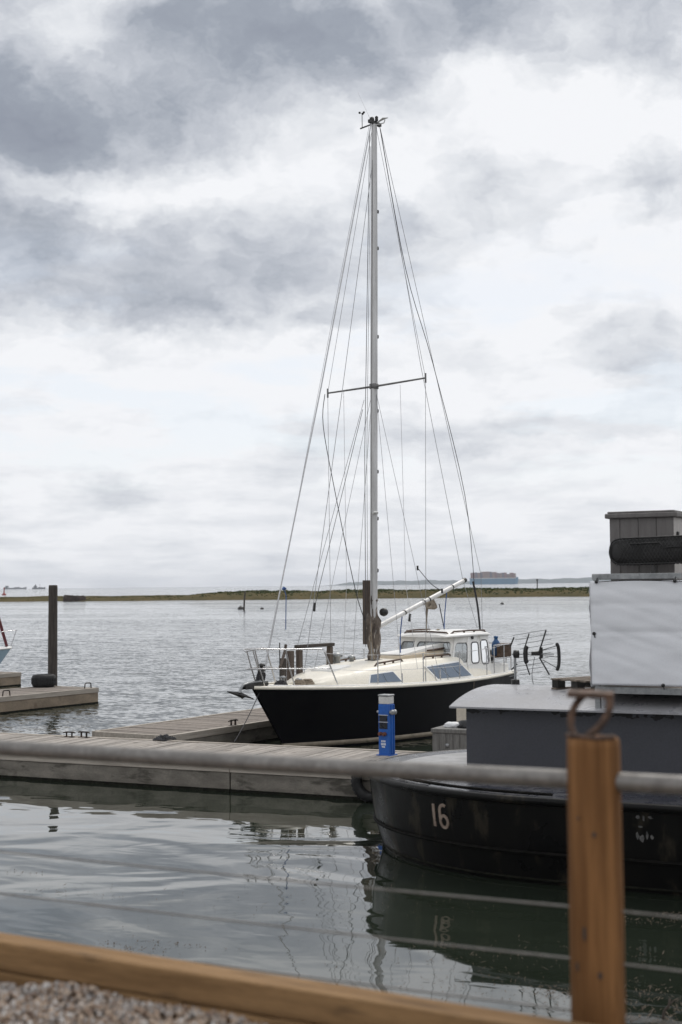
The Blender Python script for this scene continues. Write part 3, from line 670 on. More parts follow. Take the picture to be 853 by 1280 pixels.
# ------------------------------------------------------------------ things far out
def far_things():
    # thin withy post and two buoys in the creek
    o = MB().tube([(-13.1, 190, -1), (-13.02, 190, 1.2), (-12.9, 190, 2.5)], [.13, .11, .09], 8).build('withy_post', 'dark_timber'); tag(o, 'thin dark post standing in the creek before the marsh', 'post')
    for x, y, r, lb in ((-13.9, 196, .46, 'round dark mooring buoy beside the thin post in the creek'), (-11.0, 196, .26, 'smaller dark buoy to the right of the thin post'), (24.5, 218, .30, 'tiny dark buoy below the container ship, this side of the marsh')):
        b = MB(); b.lathe([(.05*r, -.6*r), (.7*r, -.5*r), (1*r, 0), (.92*r, .45*r), (.6*r, .8*r), (.12*r, .95*r), (.10*r, 1.25*r), (.02*r, 1.27*r)], 14)
        o = b.build('mooring_buoy', 'buoy'); o.location = (x, y, 0); tag(o, lb, 'buoy', 'mooring buoys in the creek')
    t = thing('beacon_post', (81, 590, 0), 0, 'thin dark beacon post right of the container ship beyond the marsh', 'beacon')
    MB().tube([(0, 0, -1), (0, 0, 4.2)], .22, 8).build('pole', 'dark_steel', t); MB().box((0, 0, 4.5), (.7, .7, .7)).build('topmark', 'dark_steel', t, bevel=.05)
    b = MB(); b.lathe([(.6, -.5), (1.1, 0), (1.0, .5), (.35, .9), (.22, 3.0), (.5, 3.2), (.02, 3.8)], 12); o = b.build('channel_buoy', 'red_paint'); o.location = (-166, 700, 0); tag(o, 'red channel buoy at the far left edge', 'buoy')
    # old hulk on the marsh edge
    t = thing('barge_wreck', (-63.5, 338, -.2), R(4), 'brown rotting hulk aground on the marsh edge at left', 'wreck')
    secs = []
    for x, hw, top in ((-2.6, .3, 1.2), (-2.2, 1.1, 1.75), (-1.5, 1.5, 1.7), (0, 1.6, 1.55), (1.5, 1.5, 1.5), (2.2, 1.0, 1.6), (2.7, .25, 1.2)):
        secs.append([(x, -hw, 0), (x, hw, 0), (x, hw*1.06, top*.6), (x, hw, top), (x, -hw, top), (x, -hw*1.06, top*.6)])
    MB().loft(secs, True, True, False).build('hull', 'wreck', t)
    for x in (-1.4, -.3, .8): MB().b2((x, -1.66, .1), (x+.18, -1.6, 1.75)).build('rib', 'dark_timber', t)
    # container ship
    t = thing('container_ship', (556, 5200, 0), R(12), 'distant blue container ship stacked high with brownish containers', 'ship')
    secs = []
    for x, hw, z1, z0 in ((-140, 8, 27, 0), (-134, 22, 26, 0), (-110, 24, 25, 0), (90, 24, 25, 0), (120, 20, 27, 0), (136, 9, 30, 0), (143, 1, 31, 14)):
        secs.append([(x, -hw*.8, z0-1), (x, hw*.8, z0-1), (x, hw, z1), (x, -hw, z1)])
    MB().loft(secs, True, True, False).build('hull', 'ship_hull', t)
    MB().loft([[(x, -hw-.4, 24.0), (x, hw+.4, 24.0), (x, hw+.4, 27), (x, -hw-.4, 27)] for x, hw in ((-138, 20), (-110, 24.2), (90, 24.2), (120, 20.5))], True, True, False).build('deck_line', 'ship_white', t)
    rnd = random.Random(8); x = -130; k = 0
    while x < 118:
        f = (x+130)/248; h = 27+ (19+8*math.sin(PI*min(1, f*1.1+.15)))*1.0+rnd.choice((-3, 0, 0, 2.5)); wd = 13.2
        m_ = MB(); nrow = 8; hw = 23 if x < 90 else 16
        for r_ in range(nrow):
            y0 = -hw+2*hw*r_/nrow; m_.b2((x, y0+.25, 26), (x+wd, y0+2*hw/nrow-.25, h-rnd.choice((0, 0, 2.6, 5.2))))
        m_.build('container_bay', 'cargo_%d' % rnd.randrange(5), t); x += wd+1.0; k += 1
    t.scale = (.65, .65, .86)
    # two small ships at the left
    t = thing('coaster_ship', (-1085, 5100, 0), R(5), 'small dark coaster with superstructure on the left horizon', 'ship')
    MB().loft([[(x, -hw, -1), (x, hw, -1), (x, hw, z), (x, -hw, z)] for x, hw, z in ((-23, 5, 6), (0, 6, 4.5), (17, 5, 5.5), (23, .5, 8))], True, True, False).build('hull', 'ship_dark', t)
    MB().b2((-18, -4, 4), (-7, 4, 11)).b2((-15, -3, 11), (-9, 3, 14)).b2((-2, -3, 4), (12, 3, 7)).build('superstructure', 'ship_dark', t)
    MB().tube([(4, 0, 4), (4, 0, 19)], .5, 6).tube([(-12, 0, 13), (-12, 0, 18)], .9, 6).build('mast', 'ship_dark', t)
    t = thing('tanker_ship', (-1420, 6200, 0), R(-4), 'long low grey vessel hull down at the far left horizon', 'ship')
    MB().loft([[(x, -hw, -1), (x, hw, -1), (x, hw, z), (x, -hw, z)] for x, hw, z in ((-48, 7, 9), (-30, 9, 6), (35, 8, 6), (48, .6, 10))], True, True, False).build('hull', 'ship_dark', t)
    MB().b2((-44, -6, 8), (-32, 6, 15)).build('superstructure', 'ship_dark', t); MB().b2((-5, -4, 5), (18, 4, 9)).build('cargo_tank', 'ship_dark', t)
far_things()

# ================================================================== THE SAILING BOAT
BA = R(52.0); BO = (-1.72, 27.0, 0)
boat = thing('sailing_boat', BO, BA, 'black hulled sailing boat with cream deck, wheelhouse and tall bare mast', 'sailboat')
# local: x aft from the stem head, y to starboard (port is -y, towards the camera), z up from the water
LOA = 8.2
HB = [(0, .03), (.03, .22), (.08, .50), (.15, .80), (.25, 1.08), (.36, 1.25), (.5, 1.34), (.64, 1.32), (.78, 1.20), (.9, 1.02), (1.0, .84)]
def hbeam(s):
    return interp(HB, s)[0]
def sheer(s): return 1.30 - .42*s + .30*s*s
def hull_pt(s, f, side):
    """f: 1 at the sheer, 0 at the waterline, negative below"""
    zs = sheer(s); z = zs*f
    x0 = .98*(1-f) if f <= 1 else 0; x1 = LOA - .30*(1-f)
    x = x0+(x1-x0)*s
    k = 1-(1-f)*(.16+.50*(1-s)**3) - (0 if f >= 0 else .9*f*f*4)
    return Vector((x, side*max(.012, hbeam(s)*max(.03, k)), z))
SS = [0, .015, .03, .055, .08, .115, .15, .2, .25, .305, .36, .43, .5, .57, .64, .71, .78, .84, .9, .95, 1.0]
FS = [.975, .85, .68, .5, .32, .15, .0, -.15, -.28]
def build_hull():
    rings = []
    for s in SS:
        ring = [hull_pt(s, f, -1) for f in FS] + [hull_pt(s, f, 1) for f in reversed(FS)]
        rings.append(ring)
    hull = MB().loft(rings, False, False, True)
    tr = rings[-1]; hull.add(tr, [tuple(range(len(tr)))])
    h = hull.build('hull', 'hull_black', boat)
    # cream boot stripe low on the hull
    for side in (-1, 1):
        a = [hull_pt(s, .115, side)+Vector((0, side*.006, 0)) for s in SS]; c = [hull_pt(s, .035, side)+Vector((0, side*.006, 0)) for s in SS]
        a2 = [p-Vector((0, side*.012, 0)) for p in a]; c2 = [p-Vector((0, side*.012, 0)) for p in c]
        MB().loft([[w1, w2, w3, w4] for w1, w2, w3, w4 in zip(a, c, c2, a2)], True, True, True).build('boot_stripe', 'boot_tan', h)
        # rubbing strake
        pts = [hull_pt(s, .985, side)+Vector((0, side*.012, 0)) for s in SS]
        MB().tube(pts, .034, 8).build('rubbing_strake', 'gel_cream', h)
        pts = [hull_pt(s, 1.0, side)+Vector((0, -side*.03, .02)) for s in SS[2:]]
        MB().tube(pts, .020, 6).build('toe_rail', 'gel_white', h)
    # deck
    rings = []
    for s in SS:
        p, q_ = hull_pt(s, .99, -1), hull_pt(s, .99, 1); n = 8
        rings.append([Vector((p.x, p.y+(q_.y-p.y)*k/n, p.z+.05*(1-(2*k/n-1)**2)*min(1, hbeam(s)))) for k in range(n+1)])
    MB().loft(rings, False, False, True).build('deck', 'gel_cream', boat)
build_hull()
def deckz(x): return sheer(min(1, x/LOA))*.99+.03
# coachroof: (x, base half width, top half width, height)
CR = [(1.30, .30, .20, .02), (1.55, .55, .40, .09), (1.9, .72, .52, .17), (2.4, .90, .66, .26), (3.1, 1.02, .74, .34), (3.9, 1.09, .78, .40), (4.8, 1.12, .80, .43), (5.6, 1.10, .80, .44), (6.3, 1.05, .78, .44), (6.95, .98, .74, .43)]
def cr_pt(x, t, side):     # t 0 base .. 1 top edge
    bw, tw, h = interp(CR, x); return Vector((x, side*(bw+(tw-bw)*t), deckz(x)-.03+(h+.03)*t))
def coachroof():
    xs = [1.30, 1.42, 1.55, 1.72, 1.9, 2.15, 2.4, 2.75, 3.1, 3.5, 3.9, 4.35, 4.8, 5.2, 5.6, 6.0, 6.3, 6.95]
    rings = []
    for x in xs:
        bw, tw, h = interp(CR, x); z0 = deckz(x)-.05; z1 = deckz(x)+h
        ring = [(x, -bw, z0), (x, -bw*.985, z0+.08), (x, -tw*1.03, z1-.035), (x, -tw*.96, z1-.006), (x, -tw*.5, z1+.03), (x, 0, z1+.04)]
        ring += [(a, -b_, c) for a, b_, c in reversed(ring[:-1])]
        rings.append(ring)
    m = MB().loft(rings, False, False, True); m.add(rings[0], [tuple(range(len(rings[0])))]); m.add(rings[-1], [tuple(range(len(rings[0])))])
    cr_ = m.build('coachroof', 'gel_cream', boat)
    # side windows with blue curtains
    for side in (-1, 1):
        for corners, nd in (([(2.50, .14), (3.42, .10), (3.32, .62), (2.66, .60)], 2), ([(4.62, .10), (5.98, .10), (5.72, .74), (4.46, .66)], 3)):
            def sp_(u, v):
                (x0, t0), (x1, t1), (x2, t2), (x3, t3) = corners
                x = (x0*(1-u)+x1*u)*(1-v)+(x3*(1-u)+x2*u)*v; t = (t0*(1-u)+t1*u)*(1-v)+(t3*(1-u)+t2*u)*v
                p = cr_pt(x, t, side); return p
            nrm = (sp_(1, 0)-sp_(0, 0)).cross(sp_(0, 1)-sp_(0, 0)).normalized()
            if nrm.y*side < 0: nrm = -nrm
            fr = [sp_(u, v)+nrm*.034 for u, v in ((-.03, -.10), (1.03, -.10), (1.03, 1.10), (-.03, 1.10))]
            frb = [p-nrm*.09 for p in fr]
            wn = MB().loft([frb, fr], True, True, False).build('window', 'gel_white', cr_)
            for k in range(nd):
                u0 = k/nd+.012; u1 = (k+1)/nd-.012
                pa = [sp_(u, v)+nrm*.042 for u, v in ((u0, .02), (u1, .02), (u1, .98), (u0, .98))]
                MB().loft([[p-nrm*.012 for p in pa], pa], True, True, False).build('pane', 'curtain_blue', cr_)
    # hatches, vents and grab rails on top
    z = deckz(2.5)+.26
    b = MB(); b.loft([[(2.1, -.30, z-.04), (2.1, .30, z-.04), (2.72, .30, z+.04), (2.72, -.30, z+.04)], [(2.12, -.28, z+.03), (2.12, .28, z+.03), (2.70, .28, z+.10), (2.70, -.28, z+.10)]], True, True, False)
    b.build('fore_hatch', 'window_dummy' if False else 'gel_white', cr_, bevel=.01)
    for y in (-.62, .62):
        for (x0, x1) in ((3.1, 4.0), (4.75, 5.75)):
            pts = []; n = 3; zz_ = lambda x: deckz(x)+interp(CR, x)[2]
            b = MB(); yy = y*(1.0 if x0 < 4 else 1.08)
            b.tube([(x0-.05, yy, zz_(x0)-.01), (x0+.03, yy, zz_(x0)+.055), (x1-.03, yy, zz_(x1)+.055), (x1+.05, yy, zz_(x1)-.01)], .020, 6)
            for k in range(1, n): x = x0+(x1-x0)*k/n; b.tube([(x, yy, zz_(x)-.01), (x, yy, zz_(x)+.05)], .022, 6)
            b.build('grab_rail', 'teak', cr_)
    # beige raised hatch garage ahead of the wheelhouse
    z0 = deckz(4.6)+.40; rings = [[(4.15, -.42, z0), (4.15, .42, z0), (4.30, .40, z0+.11), (4.30, -.40, z0+.11)], [(5.0, -.46, z0), (5.0, .46, z0), (5.0, .44, z0+.16), (5.0, -.44, z0+.16)], [(5.9, -.48, z0), (5.9, .48, z0), (5.9, .46, z0+.18), (5.9, -.46, z0+.18)]]
    MB().loft(rings, True, True, False).build('hatch_garage', 'gel_beige', boat, bevel=.03)
    MB().loft([[(4.36, -.36, z0+.125), (4.36, .36, z0+.125), (4.36, .36, z0+.145), (4.36, -.36, z0+.145)], [(5.88, -.42, z0+.185), (5.88, .42, z0+.185), (5.88, .42, z0+.21), (5.88, -.42, z0+.335)]], True, True, False).build('hatch_lid', 'gel_white', boat, bevel=.01)
    MB().tube([(5.2, -.45, z0+.19), (5.85, -.45, z0+.215)], .022, 6).build('hatch_slide', 'teak', boat)
    # mushroom vents and pump deck fittings
    for (x, y, s_) in ((3.55, .35, 1), (3.3, .55, 1.5), (1.15, -.2, .9)):
        zt = (deckz(x)+interp(CR, x)[2]) if x > 1.3 else deckz(x)
        MB().lathe([(.05*s_, 0), (.05*s_, .09*s_), (.085*s_, .10*s_), (.08*s_, .13*s_), (.03*s_, .155*s_)], 12, (x, y, zt)).build('vent', 'galv', boat)
coachroof()

# ---- wheelhouse with real window openings
def rr(u0, u1, v0, v1, ru, rv, k=4):
    out = []
    for (cu, cv, a0) in ((u1-ru, v1-rv, 0), (u0+ru, v1-rv, 90), (u0+ru, v0+rv, 180), (u1-ru, v0+rv, 270)):
        for j in range(k+1):
            a = R(a0+90*j/k); out.append((cu+ru*math.cos(a), cv+rv*math.sin(a)))
    return out
def pane_cell(mb, P, hole, k=4):
    """quad P(u,v) on [0,1]^2 with a rounded opening; returns the opening's ring"""
    u0, u1, v0, v1, ru, rv = hole; ins = rr(u0, u1, v0, v1, ru, rv, k); out = []
    for ci, (cu, cv) in enumerate(((1, 1), (0, 1), (0, 0), (1, 0))):
        for j in range(k+1):
            iu, iv = ins[ci*(k+1)+j]
            first = j == 0; last = j == k
            if ci % 2 == 0: out.append((cu, iv) if first else ((iu, cv) if last else (cu, cv)))
            else: out.append((iu, cv) if first else ((cu, iv) if last else (cu, cv)))
    n = len(ins); I = [P(*p) for p in ins]; O = [P(*p) for p in out]
    vs = I+O; fs = []
    for i in range(n):
        j = (i+1) % n
        if (O[i]-O[j]).length < 1e-6: fs.append((i, j, n+i))
        else: fs.append((i, j, n+j, n+i))
    mb.add(vs, fs, False); return I
def wheelhouse():
    wh = None
    zb = deckz(6)-.02; zt = 2.05
    # plan of the house at base and at roof: front starboard -> front port, then the sides
    base = [(5.62, .70), (5.50, .0), (5.62, -.70), (5.95, -.97), (7.02, -.93)]
    topp = [(5.95, .62), (5.86, .0), (5.95, -.62), (6.18, -.82), (7.06, -.80)]
    walls = MB(); holes = []
    def quad(i, j, bs, tp, hole, mirror=False, zz0=None):
        a, b_ = Vector((*bs[i], zb)), Vector((*bs[j], zb)); c, d_ = Vector((*tp[j], zt)), Vector((*tp[i], zt))
        P = lambda u, v: (a*(1-u)+b_*u)*(1-v)+(d_*(1-u)+c*u)*v
        holes.append(pane_cell(walls, P, hole))
    def split(bs, tp, i, j, t0, t1):
        f = lambda A, t: (A[i][0]+(A[j][0]-A[i][0])*t, A[i][1]+(A[j][1]-A[i][1])*t)
        return [f(bs, t0), f(bs, t1)], [f(tp, t0), f(tp, t1)]
    # windscreen: two wide panes at the front, curved corner panes, two side windows each side
    fb_ = [(5.60, .82), (5.60, -.76)]; ft_ = [(5.93, .72), (5.93, -.66)]
    for (t0, t1) in ((0, .30), (.30, 1.0)):
        bs, tp = split(fb_, ft_, 0, 1, t0, t1); quad(0, 1, bs, tp, (.10 if t0 == 0 else .05, .95, .54, .86, .12 if t0 == 0 else .07, .10))
    for sg in (1, -1):
        m = lambda L: [(x, y*sg) for x, y in L]
        quad(0, 1, m([(5.60, -.76 if sg > 0 else -.82), (5.98, -.99)]), m([(5.93, -.66 if sg > 0 else -.72), (6.22, -.84)]), (.10, .92, .36, .84, .16, .11))
        quad(0, 1, m([(5.98, -.99), (6.53, -.97)]), m([(6.22, -.84), (6.64, -.83)]), (.26, .90, .34, .84, .14, .09))
        quad(0, 1, m([(6.53, -.97), (7.02, -.95)]), m([(6.64, -.83), (7.06, -.82)]), (.14, .82, .30, .88, .16, .10))
    wh = walls.build('wheelhouse', 'gel_white', boat, solid=.03)
    for I in holes:
        c = sum(I, Vector())/len(I)
        nrm = (I[3]-c).cross(I[9]-c).normalized()
        MB().tube(I+[I[0]], .016, 6, False).build('window_gasket', 'gasket', wh)
        MB().loft([[p-nrm*.004 for p in I], [p+nrm*.004 for p in I]], True, True, False).build('pane', 'glass', wh)
    # roof
    secs = []
    for x, hw, zc, th in ((5.68, .64, 2.035, .02), (5.78, .80, 2.04, .05), (6.1, .88, 2.045, .075), (6.6, .89, 2.05, .075), (7.05, .87, 2.045, .075), (7.22, .81, 2.04, .04)):
        ring = [(x, -hw, zc), (x, -hw*.955, zc+th*.75), (x, -hw*.6, zc+th+.03), (x, 0, zc+th+.05), (x, hw*.6, zc+th+.03), (x, hw*.955, zc+th*.75), (x, hw, zc), (x, 0, zc-.005)]
        secs.append(ring)
    rf = MB().loft(secs, True, True, True).build('wheelhouse_roof', 'gel_white', boat)
    for y in (-.74, .74):
        b = MB().tube([(5.86, y*.82, 2.09), (5.96, y*.86, 2.155), (6.5, y, 2.165), (7.02, y, 2.155), (7.10, y, 2.09)], .020, 6)
        for x in (6.25, 6.65): b.tube([(x, y*.95, 2.10), (x, y*.97, 2.16)], .022, 6)
        b.build('grab_rail', 'teak', rf)
    # cross handrail over the windscreen edge
    b = MB().tube([(5.80, .60, 2.08), (5.80, .55, 2.135), (5.78, 0, 2.16), (5.80, -.55, 2.135), (5.80, -.60, 2.08)], .018, 6); b.build('grab_rail', 'teak', rf)
    # lamp on the side
    MB().lathe([(.03, 0), (.035, .05), (.02, .07)], 10, (6.35, -.86, 1.98)).build('side_lamp', 'black_plastic', wh)
    # interior seen through the glass: console and seat
    MB().b2((5.95, -.6, 1.0), (6.2, .6, 1.52)).build('console', 'gel_beige', boat, bevel=.02)
    b = MB(); rw = [(.17*math.cos(2*PI*k/18), .17*math.sin(2*PI*k/18)) for k in range(19)]
    b.tube([(6.28, -.25+p, 1.58+q_) for p, q_ in rw], .014, 6); b.tube([(6.28, -.42, 1.58), (6.28, -.08, 1.58)], .010, 5); b.tube([(6.28, -.25, 1.41), (6.28, -.25, 1.75)], .010, 5); b.build('steering_wheel', 'black_plastic', boat)
wheelhouse()

# ---- cockpit, pushpit and the clutter aft
def aft():
    z = deckz(7.6)
    for sg in (-1, 1):
        MB().loft([[(7.0, sg*.72, z-.1), (7.0, sg*.90, z-.1), (7.0, sg*.88, z+.24), (7.0, sg*.74, z+.26)], [(8.1, sg*.55, z-.1), (8.1, sg*.72, z-.1), (8.1, sg*.70, z+.16), (8.1, sg*.57, z+.18)]], True, True, False).build('coaming', 'gel_white', boat, bevel=.02)
    rail = [(7.05, -.98), (7.5, -.96), (8.0, -.84), (8.18, -.60), (8.2, 0), (8.18, .60), (8.0, .84), (7.5, .96), (7.05, .98)]
    zb = deckz(8)
    for h in (.62, .32):
        MB().tube(smooth_path([(x, y, zb+h) for x, y in rail], 3), .014, 7).build('pushpit_rail', 'stainless', boat)
    for x, y in rail[::1]:
        MB().tube([(x, y, zb-.04), (x, y, zb+.62)], .013, 6).build('pushpit_post', 'stainless', boat)
    # brown locker board and mooring gear
    MB().b2((7.45, -.90, zb+.34), (7.92, -.80, zb+.64)).build('locker_board', 'crate_brown', boat, bevel=.008)
    MB().b2((7.45, -.78, zb+.32), (7.9, -.40, zb+.36)).build('locker_shelf', 'crate_brown', boat)
    for x, y, s_ in ((7.2, -.80, 1.0), (7.2, .80, 1)):
        MB().lathe([(.075*s_, 0), (.06*s_, .03), (.05*s_, .09), (.07*s_, .12), (.03, .135)], 14, (x, y, z+.24)).build('winch', 'black_plastic', boat)
    MB().b2((8.12, -.17, zb-.55), (8.36, .17, zb+.05)).b2((8.16, -.13, zb+.05), (8.44, .13, zb+.46)).build('outboard_engine', 'black_plastic', boat, bevel=.05)
    # tiller crutch pole carrying a dark line
    MB().tube(smooth_path([(7.15, .55, zb+1.55), (7.22, .45, zb+.9), (7.3, .35, zb+.25)], 3), .012, 5).build('backstay_tail', 'rope_dark', boat)
aft()

# ---- rig
MX = 3.86; MZ = deckz(MX)+.42; MT = 13.12
def rig():
    RAKE = .24
    def RK(z): return RAKE*(z-MZ)/(MT-MZ)
    def mast_c(z): return Vector((MX+.0*z, 0, z))
    rings = []
    for z, a, c in ((MZ-.05, .095, .068), (MZ+3, .095, .068), (MT-3.2, .092, .066), (MT-1.0, .080, .058), (MT, .070, .052)):
        rings.append([(MX+RK(z)+a*math.cos(2*PI*k/16), c*math.sin(2*PI*k/16), z) for k in range(16)])
    mast = MB().loft(rings).build('mast', 'mast_alu', boat)
    MB().tube([(MX+RK(MZ+.6)+.094, 0, MZ+.6), (MX+RAKE+.070, 0, MT-.3)], .011, 4).build('sail_track', 'spar_dark', mast)
    MB().box((MX, 0, MZ-.01), (.30, .26, .06)).build('mast_step', 'dark_steel', mast, bevel=.008)
    MS = MX+.12
    # spreaders
    SZ = 7.42
    for sg, dz_ in ((-1, .06), (1, -.02)):
        tip = Vector((MS+.05, sg*1.30, SZ+dz_)); b = MB().tube([(MS, sg*.05, SZ), tip], [.023, .018], 8)
        b.tube([tip+Vector((0, 0, -.10)), tip+Vector((0, 0, .10))], .020, 6); b.build('spreader', 'spar_dark', mast)
    MB().lathe([(.075, SZ-.06), (.10, SZ-.05), (.10, SZ+.05), (.075, SZ+.06)], 12, (MS, 0, 0)).build('spreader_bracket', 'spar_dark', mast)
    MH = MX+RAKE
    # masthead
    b = MB().b2((MH-.18, -.035, MT), (MH+.22, .035, MT+.07)); b.lathe([(.015, -.03), (.055, -.025), (.055, .025), (.015, .03)], 12, (MH-.08, 0, MT+.09), True, Matrix.Rotation(PI/2, 3, 'X'))
    b.build('masthead_plate', 'dark_steel', mast)
    MB().lathe([(.032, 0), (.036, .02), (.032, .07), (.04, .085), (.015, .11)], 12, (MH+.02, -.05, MT+.07)).build('masthead_light', 'black_plastic', mast)
    b = MB().tube([(MH-.05, .02, MT+.0), (MH-.02, .36, MT-.02)], .016, 6); b.tube([(MH-.02, .31, MT-.02), (MH-.02, .31, MT+.30)], .008, 5)
    for k in range(3):
        a = 2*PI*k/3+.4; c = Vector((MH-.02+.055*math.cos(a), .31+.055*math.sin(a), MT+.31)); b.tube([(MH-.02, .31, MT+.30), c], .005, 4); b.lathe([(.004, -.02), (.022, -.012), (.026, .01), (.02, .022)], 8, c)
    b.build('wind_sensor', 'black_plastic', mast)
    b = MB().tube([(MH+.05, -.06, MT+.05), (MH+.02, -.24, MT+.09), (MH, -.36, MT+.07)], [.02, .045, .02], 8, True, .4); b.tube([(MH+.0, -.05, MT-.02), (MH, -.26, MT-.02), (MH, -.29, MT+.05)], .012, 6)
    b.build('wind_vane', 'ped_white', mast)
    MB().tube([(MH, .06, MT+.05), (MH-.02, .42, MT+.80)], [.004, .0022], 5).build('whip_aerial', 'wire_pale', mast)
    # fittings up the mast
    for z in (MT-1.9, MT-2.7, 8.5, 6.9, 5.6, 4.6, 3.5): MB().lathe([(.008, -.04), (.018, -.025), (.02, .025), (.008, .04)], 8, (MX+RK(z)+.10, -.03, z)).build('mast_fitting', 'dark_steel', mast)
    MB().lathe([(.03, -.07), (.075, -.06), (.09, .0), (.075, .06), (.03, .07)], 12, (MX+.16, -.16, 2.62), True, Matrix.Rotation(PI/2, 3, 'Y')).build('deck_lamp', 'black_plastic', mast)
    MB().tube([(MX-.1, -.1, 4.72), (MX, -.12, 4.72), (MX+.10, -.06, 4.72)], .03, 6).build('mast_clamp', 'ped_white', mast)
    # brown plank lashed to the mast foot and tattered cover
    b = MB(); rot = Euler((0, .02, .25)).to_matrix(); b.box((MX-.02, .14, 2.62), (.10, .18, 1.35), rot); b.build('lashed_plank', 'plank_mast', mast, bevel=.01)
    rnd = random.Random(6); rings = []
    for k in range(14):
        z = MZ+.0+k*.105; n = 22; ring = []
        base = .100+.020*math.sin(k*1.7)+(.035 if 2 < k < 9 else 0)-(.03 if k > 10 else 0)
        for j in range(n):
            a = 2*PI*j/n; r = base*(1+.22*math.sin(a*5+k*.25)+.16*math.sin(a*8-k*1.1))+rnd.uniform(-.022, .022)
            ring.append((MX+.02+r*math.cos(a), .02+r*.95*math.sin(a), z))
        rings.append(ring)
    MB().loft(rings, True, True, True).build('tattered_cover', 'canvas_brown', mast)
    for k in range(5):
        a = rnd.uniform(0, 6); x, y = MX+.16*math.cos(a), .16*math.sin(a)
        MB().tube(smooth_path([(x, y, MZ+.9-.1*k), (x+rnd.uniform(-.06, .06), y+rnd.uniform(-.06, .06), MZ+.5), (x+rnd.uniform(-.12, .12), y+rnd.uniform(-.1, .1), MZ+.03)], 3), .014, 5).build('hanging_line', 'rope_tan', mast)
    # boom, propped up at its outer end
    G = Vector((MX+.12, 0, 2.30)); T = Vector((7.30, -.02, 3.26))
    bm_ = MB().tube([G, G.lerp(T, .5), T], .052, 12); boom = bm_.build('boom', 'boom_white', boat)
    MB().tube([G+Vector((-.06, 0, -.02)), G+Vector((.06, 0, .02))], .045, 8).build('gooseneck', 'dark_steel', boom)
    MB().tube([T, T+Vector((.09, 0, .03))], .055, 10).build('boom_end', 'black_plastic', boom)
    for f in (.30, .52, .58, .86):
        p = G.lerp(T, f); MB().lathe([(.056, -.02), (.061, 0), (.056, .02)], 12, p, True, Vector((1, 0, .28)).to_track_quat('Z', 'Y').to_matrix()).build('boom_band', 'dark_steel', boom)
    p = G.lerp(T, .33); MB().tube([p+Vector((.05, -.05, -.06)), p+Vector((.0, -.06, -.22))], .028, 6).build('block', 'black_plastic', boom)
    p = G.lerp(T, .55)
    for k in range(4): MB().tube(smooth_path([p+Vector((.03*k, 0, -.05)), p+Vector((.05*k-.05, .04*k-.06, -.7)), Vector((6.2+.06*k, -.1+.06*k, 2.19))], 3), .009, 5).build('mainsheet_part', 'rope_tan', boom)
    b = MB(); 
    for k in range(6): b.tube(smooth_path([p+Vector((-.10+.02*k, -.06, -.03)), p+Vector((-.12+.06*k, -.10+.02*k, -.16)), p+Vector((.12+.04*k, -.06, -.10-.01*k)), p+Vector((.05*k, -.02, .02))], 3), .022, 6)
    b.build('sheet_bundle', 'rope_tan', boom)
    # coloured lines on the boom
    MB().tube(smooth_path([G.lerp(T, .28), G.lerp(T, .25)+Vector((-.06, -.05, -.45)), Vector((MX+.62, -.25, 1.62))], 4), .013, 5).build('kicker_line', 'rope_blue', boom)
    MB().tube(smooth_path([G.lerp(T, .80), G.lerp(T, .77)+Vector((0, 0, -.5)), Vector((6.45, -.05, 2.2))], 4), .012, 5).build('reefing_line', 'rope_blue', boom)
    MB().tube([T, Vector((7.20, -.45, 2.2))], .006, 4).build('guy_line', 'wire', boom)
    top = Vector((MX+RAKE, 0, MT-.05))
    def line(nm, pts, r, mat, smooth=False):
        MB().tube(smooth_path(pts, 5) if smooth else pts, r, 5).build(nm, mat, boat)
    tl = Vector((MX+RAKE-.10, 0, MT+.02)); bow = Vector((.30, 0, 1.42))
    line('forestay', [tl, tl.lerp(bow, .5)+Vector((.03, 0, -.06)), bow], .0145, 'wire_pale')
    line('luff_line', [tl+Vector((0, .06, -.05)), Vector((.52, .16, 1.38))], .0038, 'wire')
    it = Vector((MX+RAKE*.9-.09, 0, MT-1.02)); line('inner_forestay', [it, it.lerp(Vector((1.55, 0, 1.45)), .5)+Vector((0, 0, -.05)), Vector((1.55, 0, 1.45))], .006, 'wire')
    for sg, dz_ in ((-1, .06), (1, -.02)):
        tip = Vector((MS+.05, sg*1.30, SZ+dz_)); cp = Vector((MX+.12, sg*1.24, deckz(MX)-.02))
        line('cap_shroud', [top+Vector((0, sg*.05, 0)), tip, cp], .0048, 'wire')
        for dx_ in (-.62, .75):
            line('lower_shroud', [Vector((MS, sg*.06, SZ-.15)), Vector((MX+dx_, sg*1.18, deckz(MX)-.02))], .0044, 'wire')
        line('flag_halyard', [Vector((MX+.03, sg*.75, SZ-.05)), Vector((MX+.10, sg*.78, 3.2)), Vector((MX+.20, sg*.98, deckz(MX)+.25))], .0045, 'wire_pale')
        for x_, y_ in ((MX+.12, 1.24), (MX-.62, 1.18), (MX+.75, 1.18)):
            MB().tube([(x_, sg*y_, deckz(MX)-.04), (x_, sg*(y_-.01), deckz(MX)+.22)], .014, 6).build('rigging_screw', 'stainless', boat)
    at = Vector((MX+RAKE+.20, 0, MT+.02)); line('backstay', [at, Vector((8.10, 0, 3.4)), Vector((8.14, 0, deckz(8)+.02))], .0055, 'wire')
    line('backstay_cover', [Vector((7.72, -.02, 3.25)), Vector((7.90, -.03, 2.6)), Vector((8.10, 0, deckz(8)+.3))], .024, 'rope_dark', True)
    line('topping_lift', [at+Vector((-.04, -.03, -.05)), at.lerp(T, .5)+Vector((-.10, -.02, -.15)), T], .0055, 'wire')
